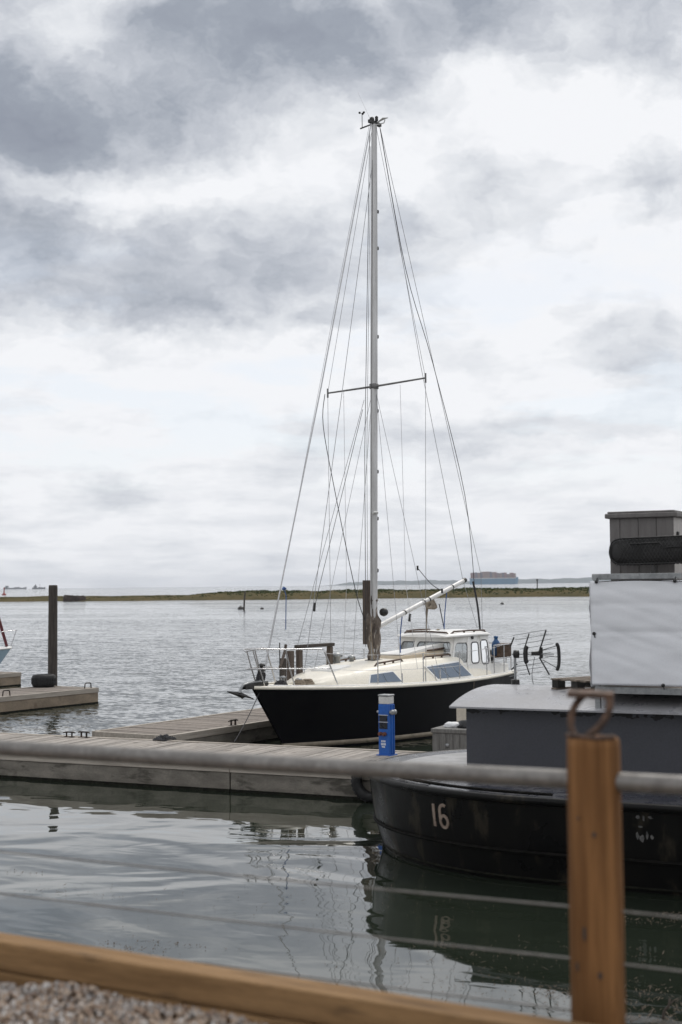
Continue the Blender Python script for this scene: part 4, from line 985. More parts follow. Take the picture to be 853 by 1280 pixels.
    line('slack_halyard', [at+Vector((-.06, -.06, -.1)), Vector((MX+.75, -.42, 10.0)), Vector((MX+1.45, -.62, 8.0)), Vector((MX+2.75, -.55, 5.2)), Vector((7.75, -.05, 3.0))], .0075, 'rope_dark', True)
    line('slack_halyard', [Vector((MX+.02, 1.26, SZ-.06)), Vector((MX+.0, 1.30, SZ-.75)), Vector((MX-.05, .95, 5.2)), Vector((MX-.10, .42, 3.2)), Vector((MX-.12, .14, 2.45))], .0085, 'rope_dark', True)
    for k, (x0, x1, y1) in enumerate(((-.10, -.14, .10), (-.11, -.12, .06), (-.09, -.10, -.04))):
        line('halyard', [Vector((MX+RAKE+x0, .05-.03*k, MT-.2-.3*k)), Vector((MX+x1+.04, y1, 6.0)), Vector((MX+x1, y1, 1.9))], .007 if k == 0 else .0045, 'rope_dark')
    line('spare_halyard', [Vector((MX-.10, .10, SZ-.3)), Vector((2.55, .85, 2.35)), Vector((2.2, .95, deckz(2.2)+.05))], .0055, 'wire')
    line('spare_halyard', [Vector((MX-.10, .14, SZ-.5)), Vector((2.80, .62, 3.1)), Vector((2.72, .66, 2.75))], .006, 'rope_dark')
    MB().tube([(2.72, .66, 2.84), (2.70, .66, 2.66)], .028, 6).build('halyard_block', 'black_plastic', boat)
    line('blue_tie', [Vector((2.10, .98, 3.18)), Vector((2.16, .96, 3.0)), Vector((2.14, .96, 2.3))], .010, 'rope_blue')
    MB().tube([(2.07, .98, 3.12), (2.10, .97, 3.16), (2.15, .96, 3.13)], .024, 6).build('blue_knot', 'rope_blue', boat)
    line('lazy_line', [Vector((MX+1.15, -.35, 3.55)), Vector((MX+1.42, -.52, 3.2)), Vector((MX+1.68, -.62, 3.05))], .008, 'rope_dark', True)
    for p in (Vector((MX+1.15, -.35, 3.55)), Vector((MX+1.68, -.62, 3.05))): MB().tube([p+Vector((0, 0, .05)), p-Vector((0, 0, .05))], .022, 6).build('block', 'black_plastic', boat)
rig()

# ---- bow: pulpit, anchor, guard rails
def bow():
    zb = deckz(.2)
    up = [(1.62, -.80, zb-.06), (1.30, -.74, zb+.58), (1.22, -.70, zb+.66), (.5, -.40, zb+.68), (-.05, -.16, zb+.70), (-.16, 0, zb+.66)]
    MB().tube(smooth_path(up, 3), .015, 7).tube(smooth_path([(x, -y, z) for x, y, z in up], 3), .015, 7).build('pulpit_rail', 'stainless', boat)
    lo = [(1.46, -.77, zb+.28), (.6, -.42, zb+.31), (.0, -.14, zb+.33), (-.1, 0, zb+.33)]
    MB().tube(smooth_path(lo, 3), .012, 6).tube(smooth_path([(x, -y, z) for x, y, z in lo], 3), .012, 6).build('pulpit_midrail', 'stainless', boat)
    for x, y in ((.10, -.10), (.10, .10), (.62, -.40), (.62, .40)):
        MB().tube([(x+.16, y, zb-.02), (x, y*1.02, zb+.35), (x-.12, y*1.05, zb+.68)], .014, 6).build('pulpit_leg', 'stainless', boat)
    # furler drum at the stem
    b = MB().lathe([(.02, 0), (.075, .01), (.075, .03), (.04, .04), (.04, .10), (.075, .11), (.075, .13), (.02, .16)], 14, (.28, 0, zb+.26)); b.tube([(.30, 0, zb-.02), (.27, 0, zb+.30)], .03, 6); b.build('furling_drum', 'dark_steel', boat)
    MB().tube(smooth_path([(.30, .03, zb+.34), (.22, .06, zb+.1), (.34, -.02, zb+.22), (.36, .05, zb+.02)], 4), .03, 6).build('lashed_line', 'rope_dark', boat)
    # bow roller and plough anchor
    b = MB().b2((-.22, -.055, zb-.05), (.42, -.035, zb+.05)).b2((-.22, .035, zb-.05), (.42, .055, zb+.05)); b.lathe([(.02, -.04), (.04, -.035), (.03, 0), (.04, .035), (.02, .04)], 10, (-.17, 0, zb+.0), True, Matrix.Rotation(PI/2, 3, 'X')); b.build('bow_roller', 'dark_steel', boat)
    an = MB(); an.tube(smooth_path([(.45, 0, zb+.07), (.0, 0, zb+.07), (-.24, 0, zb+.03), (-.32, 0, zb-.05), (-.34, 0, zb-.10)], 3), .026, 7)
    anc = an.build('anchor_shank', 'galv', boat)
    fl = MB(); tip = Vector((-.56, .12, zb-.06)); 
    for sg in (-1, 1):
        a = Vector((-.30, 0, zb-.12)); c = Vector((-.14, sg*.16, zb-.21)); 
        fl.loft([[tip, tip+Vector((.01, 0, -.02)), tip+Vector((.02, sg*.01, -.01))], [a+Vector((0, 0, .03)), a+Vector((0, 0, -.01)), c]], True, True, False)
        fl.loft([[a+Vector((0, 0, .03)), a+Vector((0, 0, -.01)), c], [a+Vector((.11, 0, -.04)), a+Vector((.11, 0, -.07)), c+Vector((.04, 0, -.03))]], True, True, False)
    fl.build('anchor_fluke', 'dark_steel', anc)
    # samson post, foredeck clutter
    MB().b2((1.28, .30, zb-.05), (1.38, .40, zb+.46)).build('samson_post', 'dark_timber', boat, bevel=.01)
    MB().tube([(1.0, .15, zb+.30), (1.36, .33, zb+.58), (1.42, .35, zb+.72)], .030, 7).build('stowed_pole', 'plank_mast', boat)
    MB().tube([(1.03, .18, zb), (1.03, .18, zb+.78)], .011, 6).build('flag_staff', 'dark_steel', boat)
    MB().b2((1.75, .52, zb-.06), (1.88, .62, zb+.58)).build('timber_post', 'plank_mast', boat, bevel=.01)
    b = MB().b2((2.02, .50, zb-.06), (2.13, .60, zb+.62)).build('gallows_post', 'plank_mast', boat, bevel=.01)
    b = MB().b2((3.02, .50, zb+.0), (3.12, .60, zb+.62)).build('gallows_post', 'plank_mast', boat, bevel=.01)
    b = MB().b2((1.98, .49, zb+.622), (3.17, .61, zb+.69)).build('gallows_beam', 'dark_timber', boat, bevel=.01)
    MB().lathe([(.07, 0), (.05, .04), (.045, .10), (.07, .13), (.03, .15)], 12, (.85, -.05, zb)).build('bow_winch', 'galv', boat)
    for k, (x, y) in enumerate(((1.05, -.30), (.7, -.12), (1.25, -.34))):
        b = MB(); rnd = random.Random(k)
        for j in range(4): b.tube([((.15-.02*j)*math.cos(a*.55)+x, (.11-.012*j)*math.sin(a*.55)+y, zb-.02+.022*j+.02*rnd.random()) for a in range(12)], .014, 5)
        b.build('rope_heap', 'rope_tan' if k != 1 else 'rope_dark', boat)
    # stanchions and guard wires
    for sg in (-1, 1):
        top = []
        for x in (2.5, 3.85, 5.2, 6.5):
            s = x/LOA; p = hull_pt(s, 1, sg)+Vector((0, -sg*.05, 0))
            MB().tube([p+Vector((0, 0, -.02)), p+Vector((0, 0, .62))], .0115, 6).build('stanchion', 'stainless', boat); top.append(p+Vector((0, 0, .61)))
        pts = [Vector((1.28, sg*.74, zb+.58))]+top+[Vector((7.5, sg*.96, deckz(8)+.62))]
        full = []
        for a, b_ in zip(pts, pts[1:]): full += sag(a, b_, .012, 4)[:-1]
        full.append(pts[-1]); MB().tube(full, .0045, 5).build('guard_wire', 'wire_pale', boat)
        MB().tube([p-Vector((0, 0, .30)) for p in full], .0045, 5).build('guard_wire', 'wire_pale', boat)
    for x in (4.3, 4.75):
        p = hull_pt(x/LOA, 1, -1)+Vector((0, .04, 0)); MB().tube([p, p+Vector((0, .12, .36))], .008, 5).build('inner_stay', 'wire', boat)
    MB().tube(smooth_path([hull_pt(.70, .97, -1)+Vector((0, -.02, 0)), hull_pt(.70, .5, -1)+Vector((0, -.06, 0)), hull_pt(.705, .3, -1)+Vector((0, -.05, 0))], 3), .006, 5).build('hanging_line', 'rope_tan', boat)
bow()
# mooring line from the bow down to the main pontoon
p0 = Matrix.Rotation(BA, 3, 'Z') @ Vector((.16, -.05, 1.18)) + Vector(BO)
o = MB().tube(sag(p0, (-1.93, 25.35, DZ+.03), .04), .009, 6).build('mooring_line', 'rope_dark'); tag(o, 'dark mooring line from the black bow down to the pontoon', 'rope')
# blue bottle on the locker board
bl = MB().lathe([(.085, 0), (.10, .02), (.10, .26), (.085, .31), (.045, .36), (.04, .40), (.052, .405), (.052, .44), (.02, .45)], 16)
o = bl.build('gas_bottle', 'bottle_blue'); q_ = Matrix.Rotation(BA, 3, 'Z') @ Vector((7.62, -.68, deckz(8)+.36)) + Vector(BO); o.location = q_
tag(o, 'blue bottle standing on the brown locker at the boat stern', 'bottle')

# ================================================================== THE BARGE
BGO = (.51, 18.56, 0); BDZ = .95
def bw_(x, L=3.0, B=2.4):
    if x >= L: return B
    t = 1-max(0, x)/L; return B*math.sqrt(max(0, 1-t*t))
barge = thing('barge', BGO, ANG, 'black steel barge numbered 16 with a dark grey cabin', 'barge')
def barge_side(i, n=34):
    """plan points from the stem round the near side"""
    pts = []
    for k in range(n+1):
        a = (PI/2)*k/n; pts.append((3.0-3.0*math.cos(a), 2.4*math.sin(a)))
    return pts
PLAN = barge_side(0)
def plan_full(inset=0.0, length=13.0):
    near = [(x, -y) for x, y in PLAN]; pts = [(length, -2.4)]+near[::-1]+[(x, y) for x, y in PLAN[1:]]+[(length, 2.4)]
    out = []
    for i, (x, y) in enumerate(pts):
        a = pts[max(0, i-1)]; b_ = pts[min(len(pts)-1, i+1)]; dx_, dy_ = b_[0]-a[0], b_[1]-a[1]; l = math.hypot(dx_, dy_) or 1
        nx, ny = dy_/l, -dx_/l     # to the inside or outside, fixed below
        cx, cy = 3.5-x, -y
        if nx*cx+ny*cy < 0: nx, ny = -nx, -ny
        out.append((x+nx*inset, y+ny*inset))
    return out
def build_barge():
    levels = [(-.4, .34), (-.1, .22), (.15, .13), (.35, .07), (.6, .03), (.9, 0.0)]
    rings = [[(x, y, z) for x, y in plan_full(i_)] for z, i_ in levels]
    h = MB().loft(rings, False, False, True)
    h.add([(13, -2.4, .9), (13, 2.4, .9), (13, 2.1, -.4), (13, -2.1, -.4)], [(0, 1, 2, 3)])
    hull = h.build('hull', 'barge_black', barge)
    def rail(z, r, inset, nm, mat, parent):
        MB().tube([(x, y, z) for x, y in plan_full(inset)], r, 8).build(nm, mat, parent)
    rail(.90, .045, -.012, 'rubbing_rail', 'barge_black', hull)
    rail(.34, .020, .062, 'strake', 'barge_strake', hull)
    rail(.045, .014, .165, 'strake', 'weed_dark', hull)
    # weld seams between plates
    for k in (26, 32, 44, 50):
        pf = [plan_full(i_)[k] for z, i_ in levels]
        MB().tube([(p[0], p[1], l[0]) for p, l in zip(pf, levels)], .007, 5).build('weld_seam', 'barge_black', hull)
    # decks
    dk = plan_full(.03)
    xs = [p for p in dk]
    fore = [(x, y) for x, y in dk if x < 1.45]
    inn = [(x, y) for x, y in plan_full(.34) if x < 1.45]
    MB().add([(x, y, BDZ-.006) for x, y in inn], [tuple(range(len(inn)))]).build('foredeck', 'deck_pale', barge, solid=.004)
    c = MB(); n = len(fore); c.add([(x, y, BDZ-.012) for x, y in fore], [tuple(range(n))]); c.build('covering_board', 'deck_dark', barge)
    yl = abs(fore[0][1])
    c = MB(); rest = [(x, y) for x, y in dk if x >= 1.45]
    nearr = [p for p in rest if p[1] < 0]; farr = [p for p in rest if p[1] > 0]
    poly = [fore[0]]+nearr[::-1]+farr[::-1]+[fore[-1]]
    poly = nearr+[fore[0], fore[-1]]+farr
    c.add([(x, y, BDZ-.016) for x, y in poly], [tuple(range(len(poly)))]); c.build('side_deck', 'deck_dark', barge)
    # low toe strip and bits along the near edge
    rnd = random.Random(4)
    edge = plan_full(.10)
    MB().tube([(x, y, BDZ+.012) for x, y in edge if y < 0 and .9 < x < 12], .018, 6).build('toe_strip', 'barge_strake', barge)
    # cabin
    cx0, cx1, y0, y1, z0, z1 = 1.32, 12.4, -.42, 1.95, BDZ-.03, 1.69
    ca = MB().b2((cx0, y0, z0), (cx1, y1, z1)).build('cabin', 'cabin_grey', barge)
    MB().b2((cx0-.03, y0-.03, z0), (cx1+.03, y0-.002, z0+.05)).build('cabin_flange', 'barge_black', barge)
    ov = .16; n = 14; secs = []
    for x in (cx0-ov, cx0+1, 4, 8, cx1+ov):
        up_ = []; lo_ = []
        for k in range(n+1):
            f = k/n; y = y0-ov+(y1-y0+2*ov)*f; z = z1+.012+.165*(1-abs(2*f-1)**2.2)
            up_.append((x, y, z)); lo_.append((x, y, z-.022))
        secs.append(up_+lo_[::-1])
    MB().loft(secs, True, True, False).build('cabin_roof', 'roof_grey', barge)
    # scuffed remains of white lettering on the near side
    rnd = random.Random(9)
    for (xo, z, w_, h_) in ((3.93, .80, .03, .05), (3.99, .79, .02, .08), (4.06, .80, .035, .045), (3.92, .60, .02, .10), (3.97, .58, .03, .09), (4.02, .62, .018, .11), (4.07, .60, .02, .06), (3.95, .70, .03, .03)):
        i_ = interp([(l, k) for l, k in levels], z)[0]
        pts = [(xo+rnd.uniform(-1, 1)*w_*.2+w_*math.cos(a)*rnd.uniform(.5, 1), -2.4+i_-.006, z+h_*.5*math.sin(a)*rnd.uniform(.5, 1)) for a in [2*PI*q_/8 for q_ in range(8)]]
        MB().loft([pts, [(x, y+.02, zz_) for x, y, zz_ in pts]], True, True, False).build('paint_scrap', 'scuff', hull)
    # the painted number
    def surf(u, z):      # u metres along the near side from the stem
        acc = 0; pl_ = PLAN
        for (xa, ya), (xb, yb) in zip(pl_, pl_[1:]):
            l = math.hypot(xb-xa, yb-ya)
            if acc+l >= u:
                t = (u-acc)/l; x, y = xa+(xb-xa)*t, ya+(yb-ya)*t; nx, ny = (yb-ya)/l, -(xb-xa)/l
                i_ = interp([(lz, li) for lz, li in levels], z)[0]
                # outward normal (near side): (-ny.., ) pointing to -y
                ox, oy = -(yb-ya)/l, -(xb-xa)/l
                return Vector((x-ox*i_+ox*.009, -y-oy*i_+oy*.009, z)), Vector((ox, oy, 0))
            acc += l
        return Vector((3, -2.4, z)), Vector((0, -1, 0))
    def stroke(path, wdt, nm):
        L_ = []; 
        for i, (u, z) in enumerate(path):
            a = path[max(0, i-1)]; b_ = path[min(len(path)-1, i+1)]; du, dz_ = b_[0]-a[0], b_[1]-a[1]; l = math.hypot(du, dz_) or 1
            nu, nz = -dz_/l*wdt/2, du/l*wdt/2
            p, no = surf(u+nu, z+nz); q2, no2 = surf(u-nu, z-nz)
            L_.append([p, q2, q2-no2*.014, p-no*.014])
        return MB().loft(L_, True, True, False).build(nm, 'number_paint', hull)
    U0, Z0 = NUM_U, .505; Hh = .25
    stroke([(U0, Z0), (U0, Z0+Hh*.5), (U0, Z0+Hh)], .038, 'digit_one')
    cxu = U0+.150; r1, r2 = .055, .066; six = []
    for k in range(0, 9): a = R(55+125*k/8); six.append((cxu+r1*math.cos(a), Z0+Hh-.062+.062*math.sin(a)))
    six += [(cxu-r1, Z0+Hh*.45)]
    for k in range(0, 19): a = R(180+360*k/18); six.append((cxu+r1*math.cos(a), Z0+.066+r2*math.sin(a)))
    stroke(six, .034, 'digit_six')
NUM_U = 2.76
build_barge()
# aerial standing on the cabin roof
def barge_pt(x, y, z): v = Matrix.Rotation(ANG, 3, 'Z') @ Vector((x, y, z)) + Vector(BGO); return v
def aerial():
    p = barge_pt(1.37, 1.30, 1.845); t = thing('tv_aerial', p, 0, 'grid reflector television aerial on a short pole on the barge roof', 'aerial')
    t.scale = (.86, .86, .92)
    # here x is to the right, y away
    MB().b2((-.06, -.06, -.01), (.06, .06, .075)).build('base_block', 'black_plastic', t, bevel=.01)
    MB().tube([(0, 0, .05), (0, 0, .50)], .020, 8).build('pole', 'galv', t)
    MB().lathe([(.02, -.05), (.055, -.04), (.06, .04), (.02, .05)], 12, (.02, 0, .44), True, Matrix.Rotation(PI/2, 3, 'Y')).build('clamp', 'black_plastic', t)
    MB().tube([(-.05, .02, .44), (.60, -.06, .44)], .010, 6).build('boom', 'galv', t)
    # two reflector panels of thin rods in a V
    for sg in (-1, 1):
        pa = []
        for k in range(5):
            f = k/4; z = .44+sg*(.03+.27*f); y = .02-.02*f
            MB().tube([(-.02+.05*(1-f)-.10*f+(.12 if sg > 0 else .06), y+.25, z-.06*sg*0-.035), (.60-.05*f+(-.08 if sg < 0 else .0)-.08*f, y-.25, z+.06)], .0045, 5).build('reflector_rod', 'galv', t)
        MB().tube([(-.05 if sg > 0 else .06, .22, .44+sg*.12-.03), (.02 if sg > 0 else -.03, .24, .44+sg*.24)], .012, 6).build('reflector_frame', 'black_plastic', t)
        MB().tube([(.36, -.14, .44+sg*.04), (.46+(.04 if sg < 0 else 0), -.22, .44+sg*.32+.03)], .012, 6).build('reflector_frame', 'black_plastic', t)
        MB().tube([(.14, 0, .44+sg*.05), (.22, -.05, .44+sg*.30)], .010, 6).build('reflector_frame', 'dark_steel' , t)
    MB().tube(smooth_path([(.19, -.02, .31), (.165, -.02, .36), (.165, -.02, .50), (.19, -.02, .56)], 4), [.02]+[.036]*11+[.02], 8).build('dipole_box', 'black_plastic', t)
    MB().box((.33, -.05, .45), (.16, .05, .06)).box((.40, -.06, .46), (.05, .06, .16)).build('feed_box', 'black_plastic', t, bevel=.01)
    for a, b_ in (((.42, -.06, .50), (.64, -.08, .56)), ((.42, -.06, .42), (.66, -.08, .40)), ((.42, -.06, .36), (.64, -.08, .24))): MB().tube([a, b_], .008, 5).build('director_arm', 'galv', t)
    MB().tube(smooth_path([(.635, -.08, .60), (.665, -.08, .54), (.675, -.08, .40), (.665, -.08, .27), (.635, -.08, .20)], 4), [.014]+[.027]*15+[.014], 8).build('end_director', 'black_plastic', t)
    MB().tube(smooth_path([(.30, -.05, .40), (.26, 0, .15), (.28, 0, 0)], 3), .005, 5).build('cable', 'rope_dark', t)
aerial()
# pallet on the roof
def pallet():
    p = barge_pt(2.80, .75, 1.86); t = thing('pallet', p, ANG+R(58), 'old wooden pallet lying on the barge roof beside the tarpaulin', 'pallet')
    for x in (-.52, 0, .52):
        for y in (-.36, 0, .36): MB().b2((x-.06, y-.06, .022), (x+.06, y+.06, .115)).build('block', 'pallet_block', t, bevel=.004)
    for y in (-.36, 0, .36): MB().b2((-.60, y-.05, .0), (.60, y+.05, .020)).build('bottom_board', 'pallet_wood', t)
    for y in (-.36, -.18, 0, .18, .36): MB().b2((-.60, y-.055, .117), (.60, y+.055, .137)).build('top_board', 'pallet_wood', t, bevel=.003)
pallet()
# roof terrace with tarpaulin sides
def terrace():
    x0, x1, y0, y1 = 2.97, 9.2, -.50, 2.0; zf = 1.985
    t = thing('roof_terrace', barge_pt(x0, y0, 1.70), ANG, 'raised galvanised roof terrace on the barge cabin', 'terrace')
    L_, D_ = x1-x0, y1-y0; z = lambda q_: q_-1.70
    for (a, b_) in (((0, 0), (L_, .06)), ((0, D_-.06), (L_, D_)), ((0, .06), (.06, D_-.06)), ((L_-.06, .06), (L_, D_-.06))):
        MB().b2((a[0], a[1], z(1.90)), (b_[0], b_[1], z(1.975))).build('floor_frame', 'galv', t)
    for k in range(int(L_/.15)):
        MB().b2((.065+.15*k, .065, z(1.935)), (.065+.15*k+.143, D_-.065, z(1.965))).build('floor_board', 'plank_brown', t)
    for (x, y) in ((.03, .03), (2.1, .03), (4.2, .03), (L_-.03, .03), (.03, D_-.03), (2.1, D_-.03), (4.2, D_-.03), (L_-.03, D_-.03)):
        MB().b2((x-.025, y-.025, z(1.975)), (x+.025, y+.025, z(3.23))).build('rail_post', 'galv', t)
        MB().b2((x-.03, y-.03, z(1.69) if y < .1 else z(1.72)), (x+.03, y+.03, z(1.898))).build('leg', 'galv', t)
    for (a, b_) in (((-.01, -.005), (L_+.01, .06)), ((-.01, D_-.06), (L_+.01, D_+.005)), ((-.005, .06), (.055, D_-.06)), ((L_-.06, .06), (L_, D_-.06))):
        MB().b2((a[0], a[1], z(3.232)), (b_[0], b_[1], z(3.30))).build('top_rail', 'galv', t, bevel=.006)
    MB().b2((.3, .08, z(3.16)), (L_, .12, z(3.225))).build('inner_rail', 'dark_steel', t)
    # tarpaulin: near side and short end, a real cloth sheet with folds
    rnd = random.Random(2)
    def sheet(P, nu, nv, nrm, amp, seed, nm, lab, thing_=True):
        import mathutils.noise as mn
        vs = []; fs = []
        for j in range(nv+1):
            for i in range(nu+1):
                u, v = i/nu, j/nv; p = P(u, v)
                edge = min(1, 8*min(v, 1-v))
                f1 = mn.noise(Vector((p.x*1.1+p.z*1.6+seed, p.z*2.6-p.x*.7, p.y))); f2 = mn.noise(Vector((p.x*3.2+p.z*4+seed, p.z*6.5-p.x*2.4, 3+p.y)))
                dg = p.z+.34*p.x+.10*math.sin(p.x*1.3+seed); r1 = mn.noise(Vector((dg*5.5, p.x*.7+seed, p.y*1.5))); r2 = mn.noise(Vector((dg*13, p.x*1.1+9+seed, p.y*2)))
                fold = (1-abs(r1)*3.2)*.30*max(0, mn.noise(Vector((p.x*.9, p.z*1.7, seed)))+.45)+(1-abs(r2)*3)*.10
                crease = -max(0, 1-abs(p.z-z(2.62))/.025)*.014 - max(0, 1-abs(p.z-z(2.95))/.02)*.009
                vs.append(p+nrm*(amp*(f1*.5+f2*.12+fold)*(.25+.75*edge)+crease+.025))
        for j in range(nv):
            for i in range(nu): a = j*(nu+1)+i; fs.append((a, a+1, a+nu+2, a+nu+1))
        return MB().add(vs, fs, True).build(nm, 'tarp', None, solid=.003)
    o = sheet(lambda u, v: Vector((-.02+(L_)*u, -.022, z(2.0)+(1.215)*v)), 150, 44, Vector((0, -1, 0)), .036, 1, 'tarpaulin', '')
    o.location = barge_pt(x0, y0, 1.70); o.rotation_euler.z = ANG; tag(o, 'white grey tarpaulin laced along the near side of the roof terrace', 'tarpaulin')
    pt = MB().b2((1.06, -.075, z(2.03)), (1.32, -.072, z(2.09))); q2 = MB().loft([[(1.08, -.062, z(2.03)), (1.36, -.062, z(2.02)), (1.34, -.062, z(2.10)), (1.10, -.062, z(2.085))], [(1.08, -.066, z(2.03)), (1.36, -.066, z(2.02)), (1.34, -.066, z(2.10)), (1.10, -.066, z(2.085))]], True, True, False).build('repair_patch', 'tarp_patch', o)
    o2 = sheet(lambda u, v: Vector((-.022, .01+(D_-.02)*u, z(1.97)+(1.22)*v)), 50, 40, Vector((-1, 0, 0)), .055, 7, 'tarpaulin', '')
    o2.location = o.location; o2.rotation_euler.z = ANG; tag(o2, 'loose end tarpaulin seen edge on at the left end of the roof terrace', 'tarpaulin')
    for (x, q_) in ((.06, 3.205), (.98, 3.205), (2.0, 3.205), (3.1, 3.2), (.82, 2.012), (1.9, 2.01), (.02, 2.6)):
        MB().lathe([(.008, -.02), (.02, -.012), (.02, .012), (.008, .02)], 10, (x, -.060, z(q_)), True, Matrix.Rotation(PI/2, 3, 'X')).build('eyelet', 'black_plastic', o)
        MB().tube([(x, -.06, z(q_)), (x+.01, -.05, z(q_)+.05*(1 if q_ > 3 else -1))], .007, 5).build('lashing', 'rope_dark', o)
    MB().tube(smooth_path([(.06, -.07, z(3.205)), (.5, -.065, z(3.218)), (.98, -.07, z(3.205)), (1.6, -.065, z(3.185)), (2.0, -.07, z(3.205))], 4), .005, 5).build('lacing', 'rope_dark', o)
terrace()
# storage cabinet on the terrace
def cabinet():
    w_, d_, h_ = .78, .95, 2.0; z0 = 1.97
    t = thing('storage_cabinet', barge_pt(3.03, .06, z0), ANG, 'tall grey brown plank style storage cabinet on the roof terrace', 'cabinet')
    MB().b2((.012, .012, 0), (w_-.012, d_-.012, h_)).build('core', 'cabinet', t)
    n = 4; xs = [0, .13, .355, .575, w_]
    for a, b_ in zip(xs, xs[1:]): MB().b2((a+.004, 0, 0), (b_-.004, .014, h_)).build('side_plank', 'cabinet', t, bevel=.003)
    for k in range(5):
        a = d_*k/5; MB().b2((w_-.013, a+.016 if k == 0 else a+.004, 0), (w_+.002, a+d_/5-.004, h_)).build('front_plank', 'cabinet_light', t, bevel=.003)
    MB().b2((-.045, -.045, h_+.002), (w_+.05, d_+.04, h_+.06)).b2((-.02, -.02, h_+.06), (w_+.02, d_+.02, h_+.085)).build('lid', 'cabinet', t, bevel=.012)
    MB().b2((w_+.004, .13, h_-.30), (w_+.03, .19, h_-.17)).build('handle', 'black_plastic', t, bevel=.008)
cabinet()
# black plastic mesh roll in front of the cabinet
def roll():
    t = thing('mesh_roll', barge_pt(3.10, -.16, 3.40), ANG, 'flattened black plastic mesh roll strapped in front of the storage cabinet', 'netting')
    L_ = 3.0; n = 20
    def sec(x, s_):
        zc = .155+.018*x; return [(x, .055*s_*math.cos(2*PI*k/n), zc+.165*s_*math.copysign(abs(math.sin(2*PI*k/n))**.7, math.sin(2*PI*k/n))) for k in range(n)]
    prof = [(0, .55), (.012, .72), (.04, .88), (.09, .96), (.16, 1.0)]+[(x*.1+.3, 1+.02*math.sin(x*1.3)) for x in range(27)]+[(L_, .9)]
    MB().loft([sec(x, s_*.94) for x, s_ in prof]).build('inner_roll', 'black_plastic', t)
    g = MB(); m = 62
    for k in range(m):
        for sg in (1, -1):
            pts = []
            for j in range(9):
                f = j/8; x = .02+(k/m)*(L_-.35)+sg*(f-.5)*.28+.14; zc = .155+.018*x; a = -PI/2+PI*f
                pts.append((x, -.060*abs(math.cos(a))-.002, zc+.162*math.sin(a)))
            pts = [p for p in pts if .03 < p[0] < L_]
            if len(pts) > 2: g.tube(pts, .0045, 4, False)
    o = g.build('mesh_strands', 'dark_steel', t); o['kind'] = 'stuff'
    b = MB().tube(smooth_path([(.02, -.05, .07), (.0, -.05, .155), (.03, -.055, .27), (.12, -.06, .315), (.25, -.06, .32), (.5, -.06, .325), (1.2, -.06, .34), (2.1, -.06, .36), (L_, -.06, .38)], 4), .010, 6); b.tube([(.02, -.05, .07), (.1, -.06, .01), (L_, -.06, .05)], .010, 6); b.tube([(.25, -.066, .25), (.6, -.066, .262), (.66, -.066, .20), (1.1, -.066, .225), (L_, -.066, .24)], .008, 6)
    b.build('edge_cord', 'black_plastic', t)
    for x in (.5, 1.9): MB().b2((x, -.070, -.10), (x+.035, .07, -.002)).build('strap', 'dark_steel', t)
roll()

# ================================================================== THINGS ON THE PONTOON
def pedestal():
    t = thing('power_pedestal', (.708, 23.42, DZ), R(-33), 'bright blue power pedestal with a white top on the main pontoon', 'pedestal')
    w_, d_, h_ = .20, .185, .83
    bd = MB().b2((-w_/2, -d_/2, .0), (w_/2, d_/2, h_)).build('body', 'ped_blue', t, bevel=.012)
    MB().b2((w_/2+.0, -.025, .02), (w_/2+.012, .005, h_-.01)).build('side_rib', 'ped_blue', t); MB().b2((w_/2+.0, .05, .02), (w_/2+.012, .075, h_-.01)).build('side_rib', 'ped_blue', t)
    MB().b2((-w_/2-.03, -d_/2-.03, -.004), (w_/2+.03, d_/2+.03, .012)).build('foot_plate', 'ped_blue', t)
    MB().b2((-w_/2+.004, -d_/2+.004, h_+.002), (w_/2-.004, d_/2-.004, h_+.125)).build('lamp_housing', 'ped_white', t, bevel=.012)
    MB().b2((-w_/2-.006, -d_/2-.006, h_+.127), (w_/2+.006, d_/2+.006, h_+.155)).build('lid', 'galv', t, bevel=.012)
    for z in (.55, .43): MB().b2((-.078, -d_/2-.010, z), (.075, -d_/2+.0, z+.10)).build('meter_window', 'panel_dark', t, bevel=.004)
    for z in (.545, .658): MB().b2((-.09, -d_/2-.013, z-.008), (.088, -d_/2+.002, z)).build('trim', 'ped_white', t)
    MB().lathe([(.03, 0), (.034, .05), (.025, .075)], 12, (-.045, -d_/2, .35), True, Matrix.Rotation(PI/2, 3, 'X')).build('socket', 'socket_brown', t)
    MB().lathe([(.03, 0), (.034, .05), (.025, .075)], 12, (.03, -d_/2, .35), True, Matrix.Rotation(PI/2, 3, 'X')).build('socket', 'socket_brown', t)
    for y in (-.05, .03): MB().lathe([(.03, 0), (.04, .03), (.04, .06), (.02, .075)], 12, (w_/2, y, .70), True, Matrix.Rotation(PI/2, 3, 'Y')).build('hose_hook', 'galv', t)
    MB().lathe([(.02, 0), (.022, .04), (.012, .05)], 10, (-w_/2, -.05, .70), True, Matrix.Rotation(-PI/2, 3, 'Y')).build('hose_hook', 'galv', t)
    # small white sticker: two rows of marks over a badge
    for (x, z, a, b_) in ((-.045, .215, .022, .03), (-.015, .215, .018, .03), (.012, .215, .02, .03), (-.05, .165, .016, .036), (-.027, .165, .02, .036), (-.002, .165, .022, .036), (.022, .165, .016, .036), (-.035, .128, .022, .026), (-.008, .125, .03, .028)):
        MB().b2((x, -d_/2-.004, z), (x+a, -d_/2+.002, z+b_)).build('sticker_mark', 'print_white', bd)
pedestal()
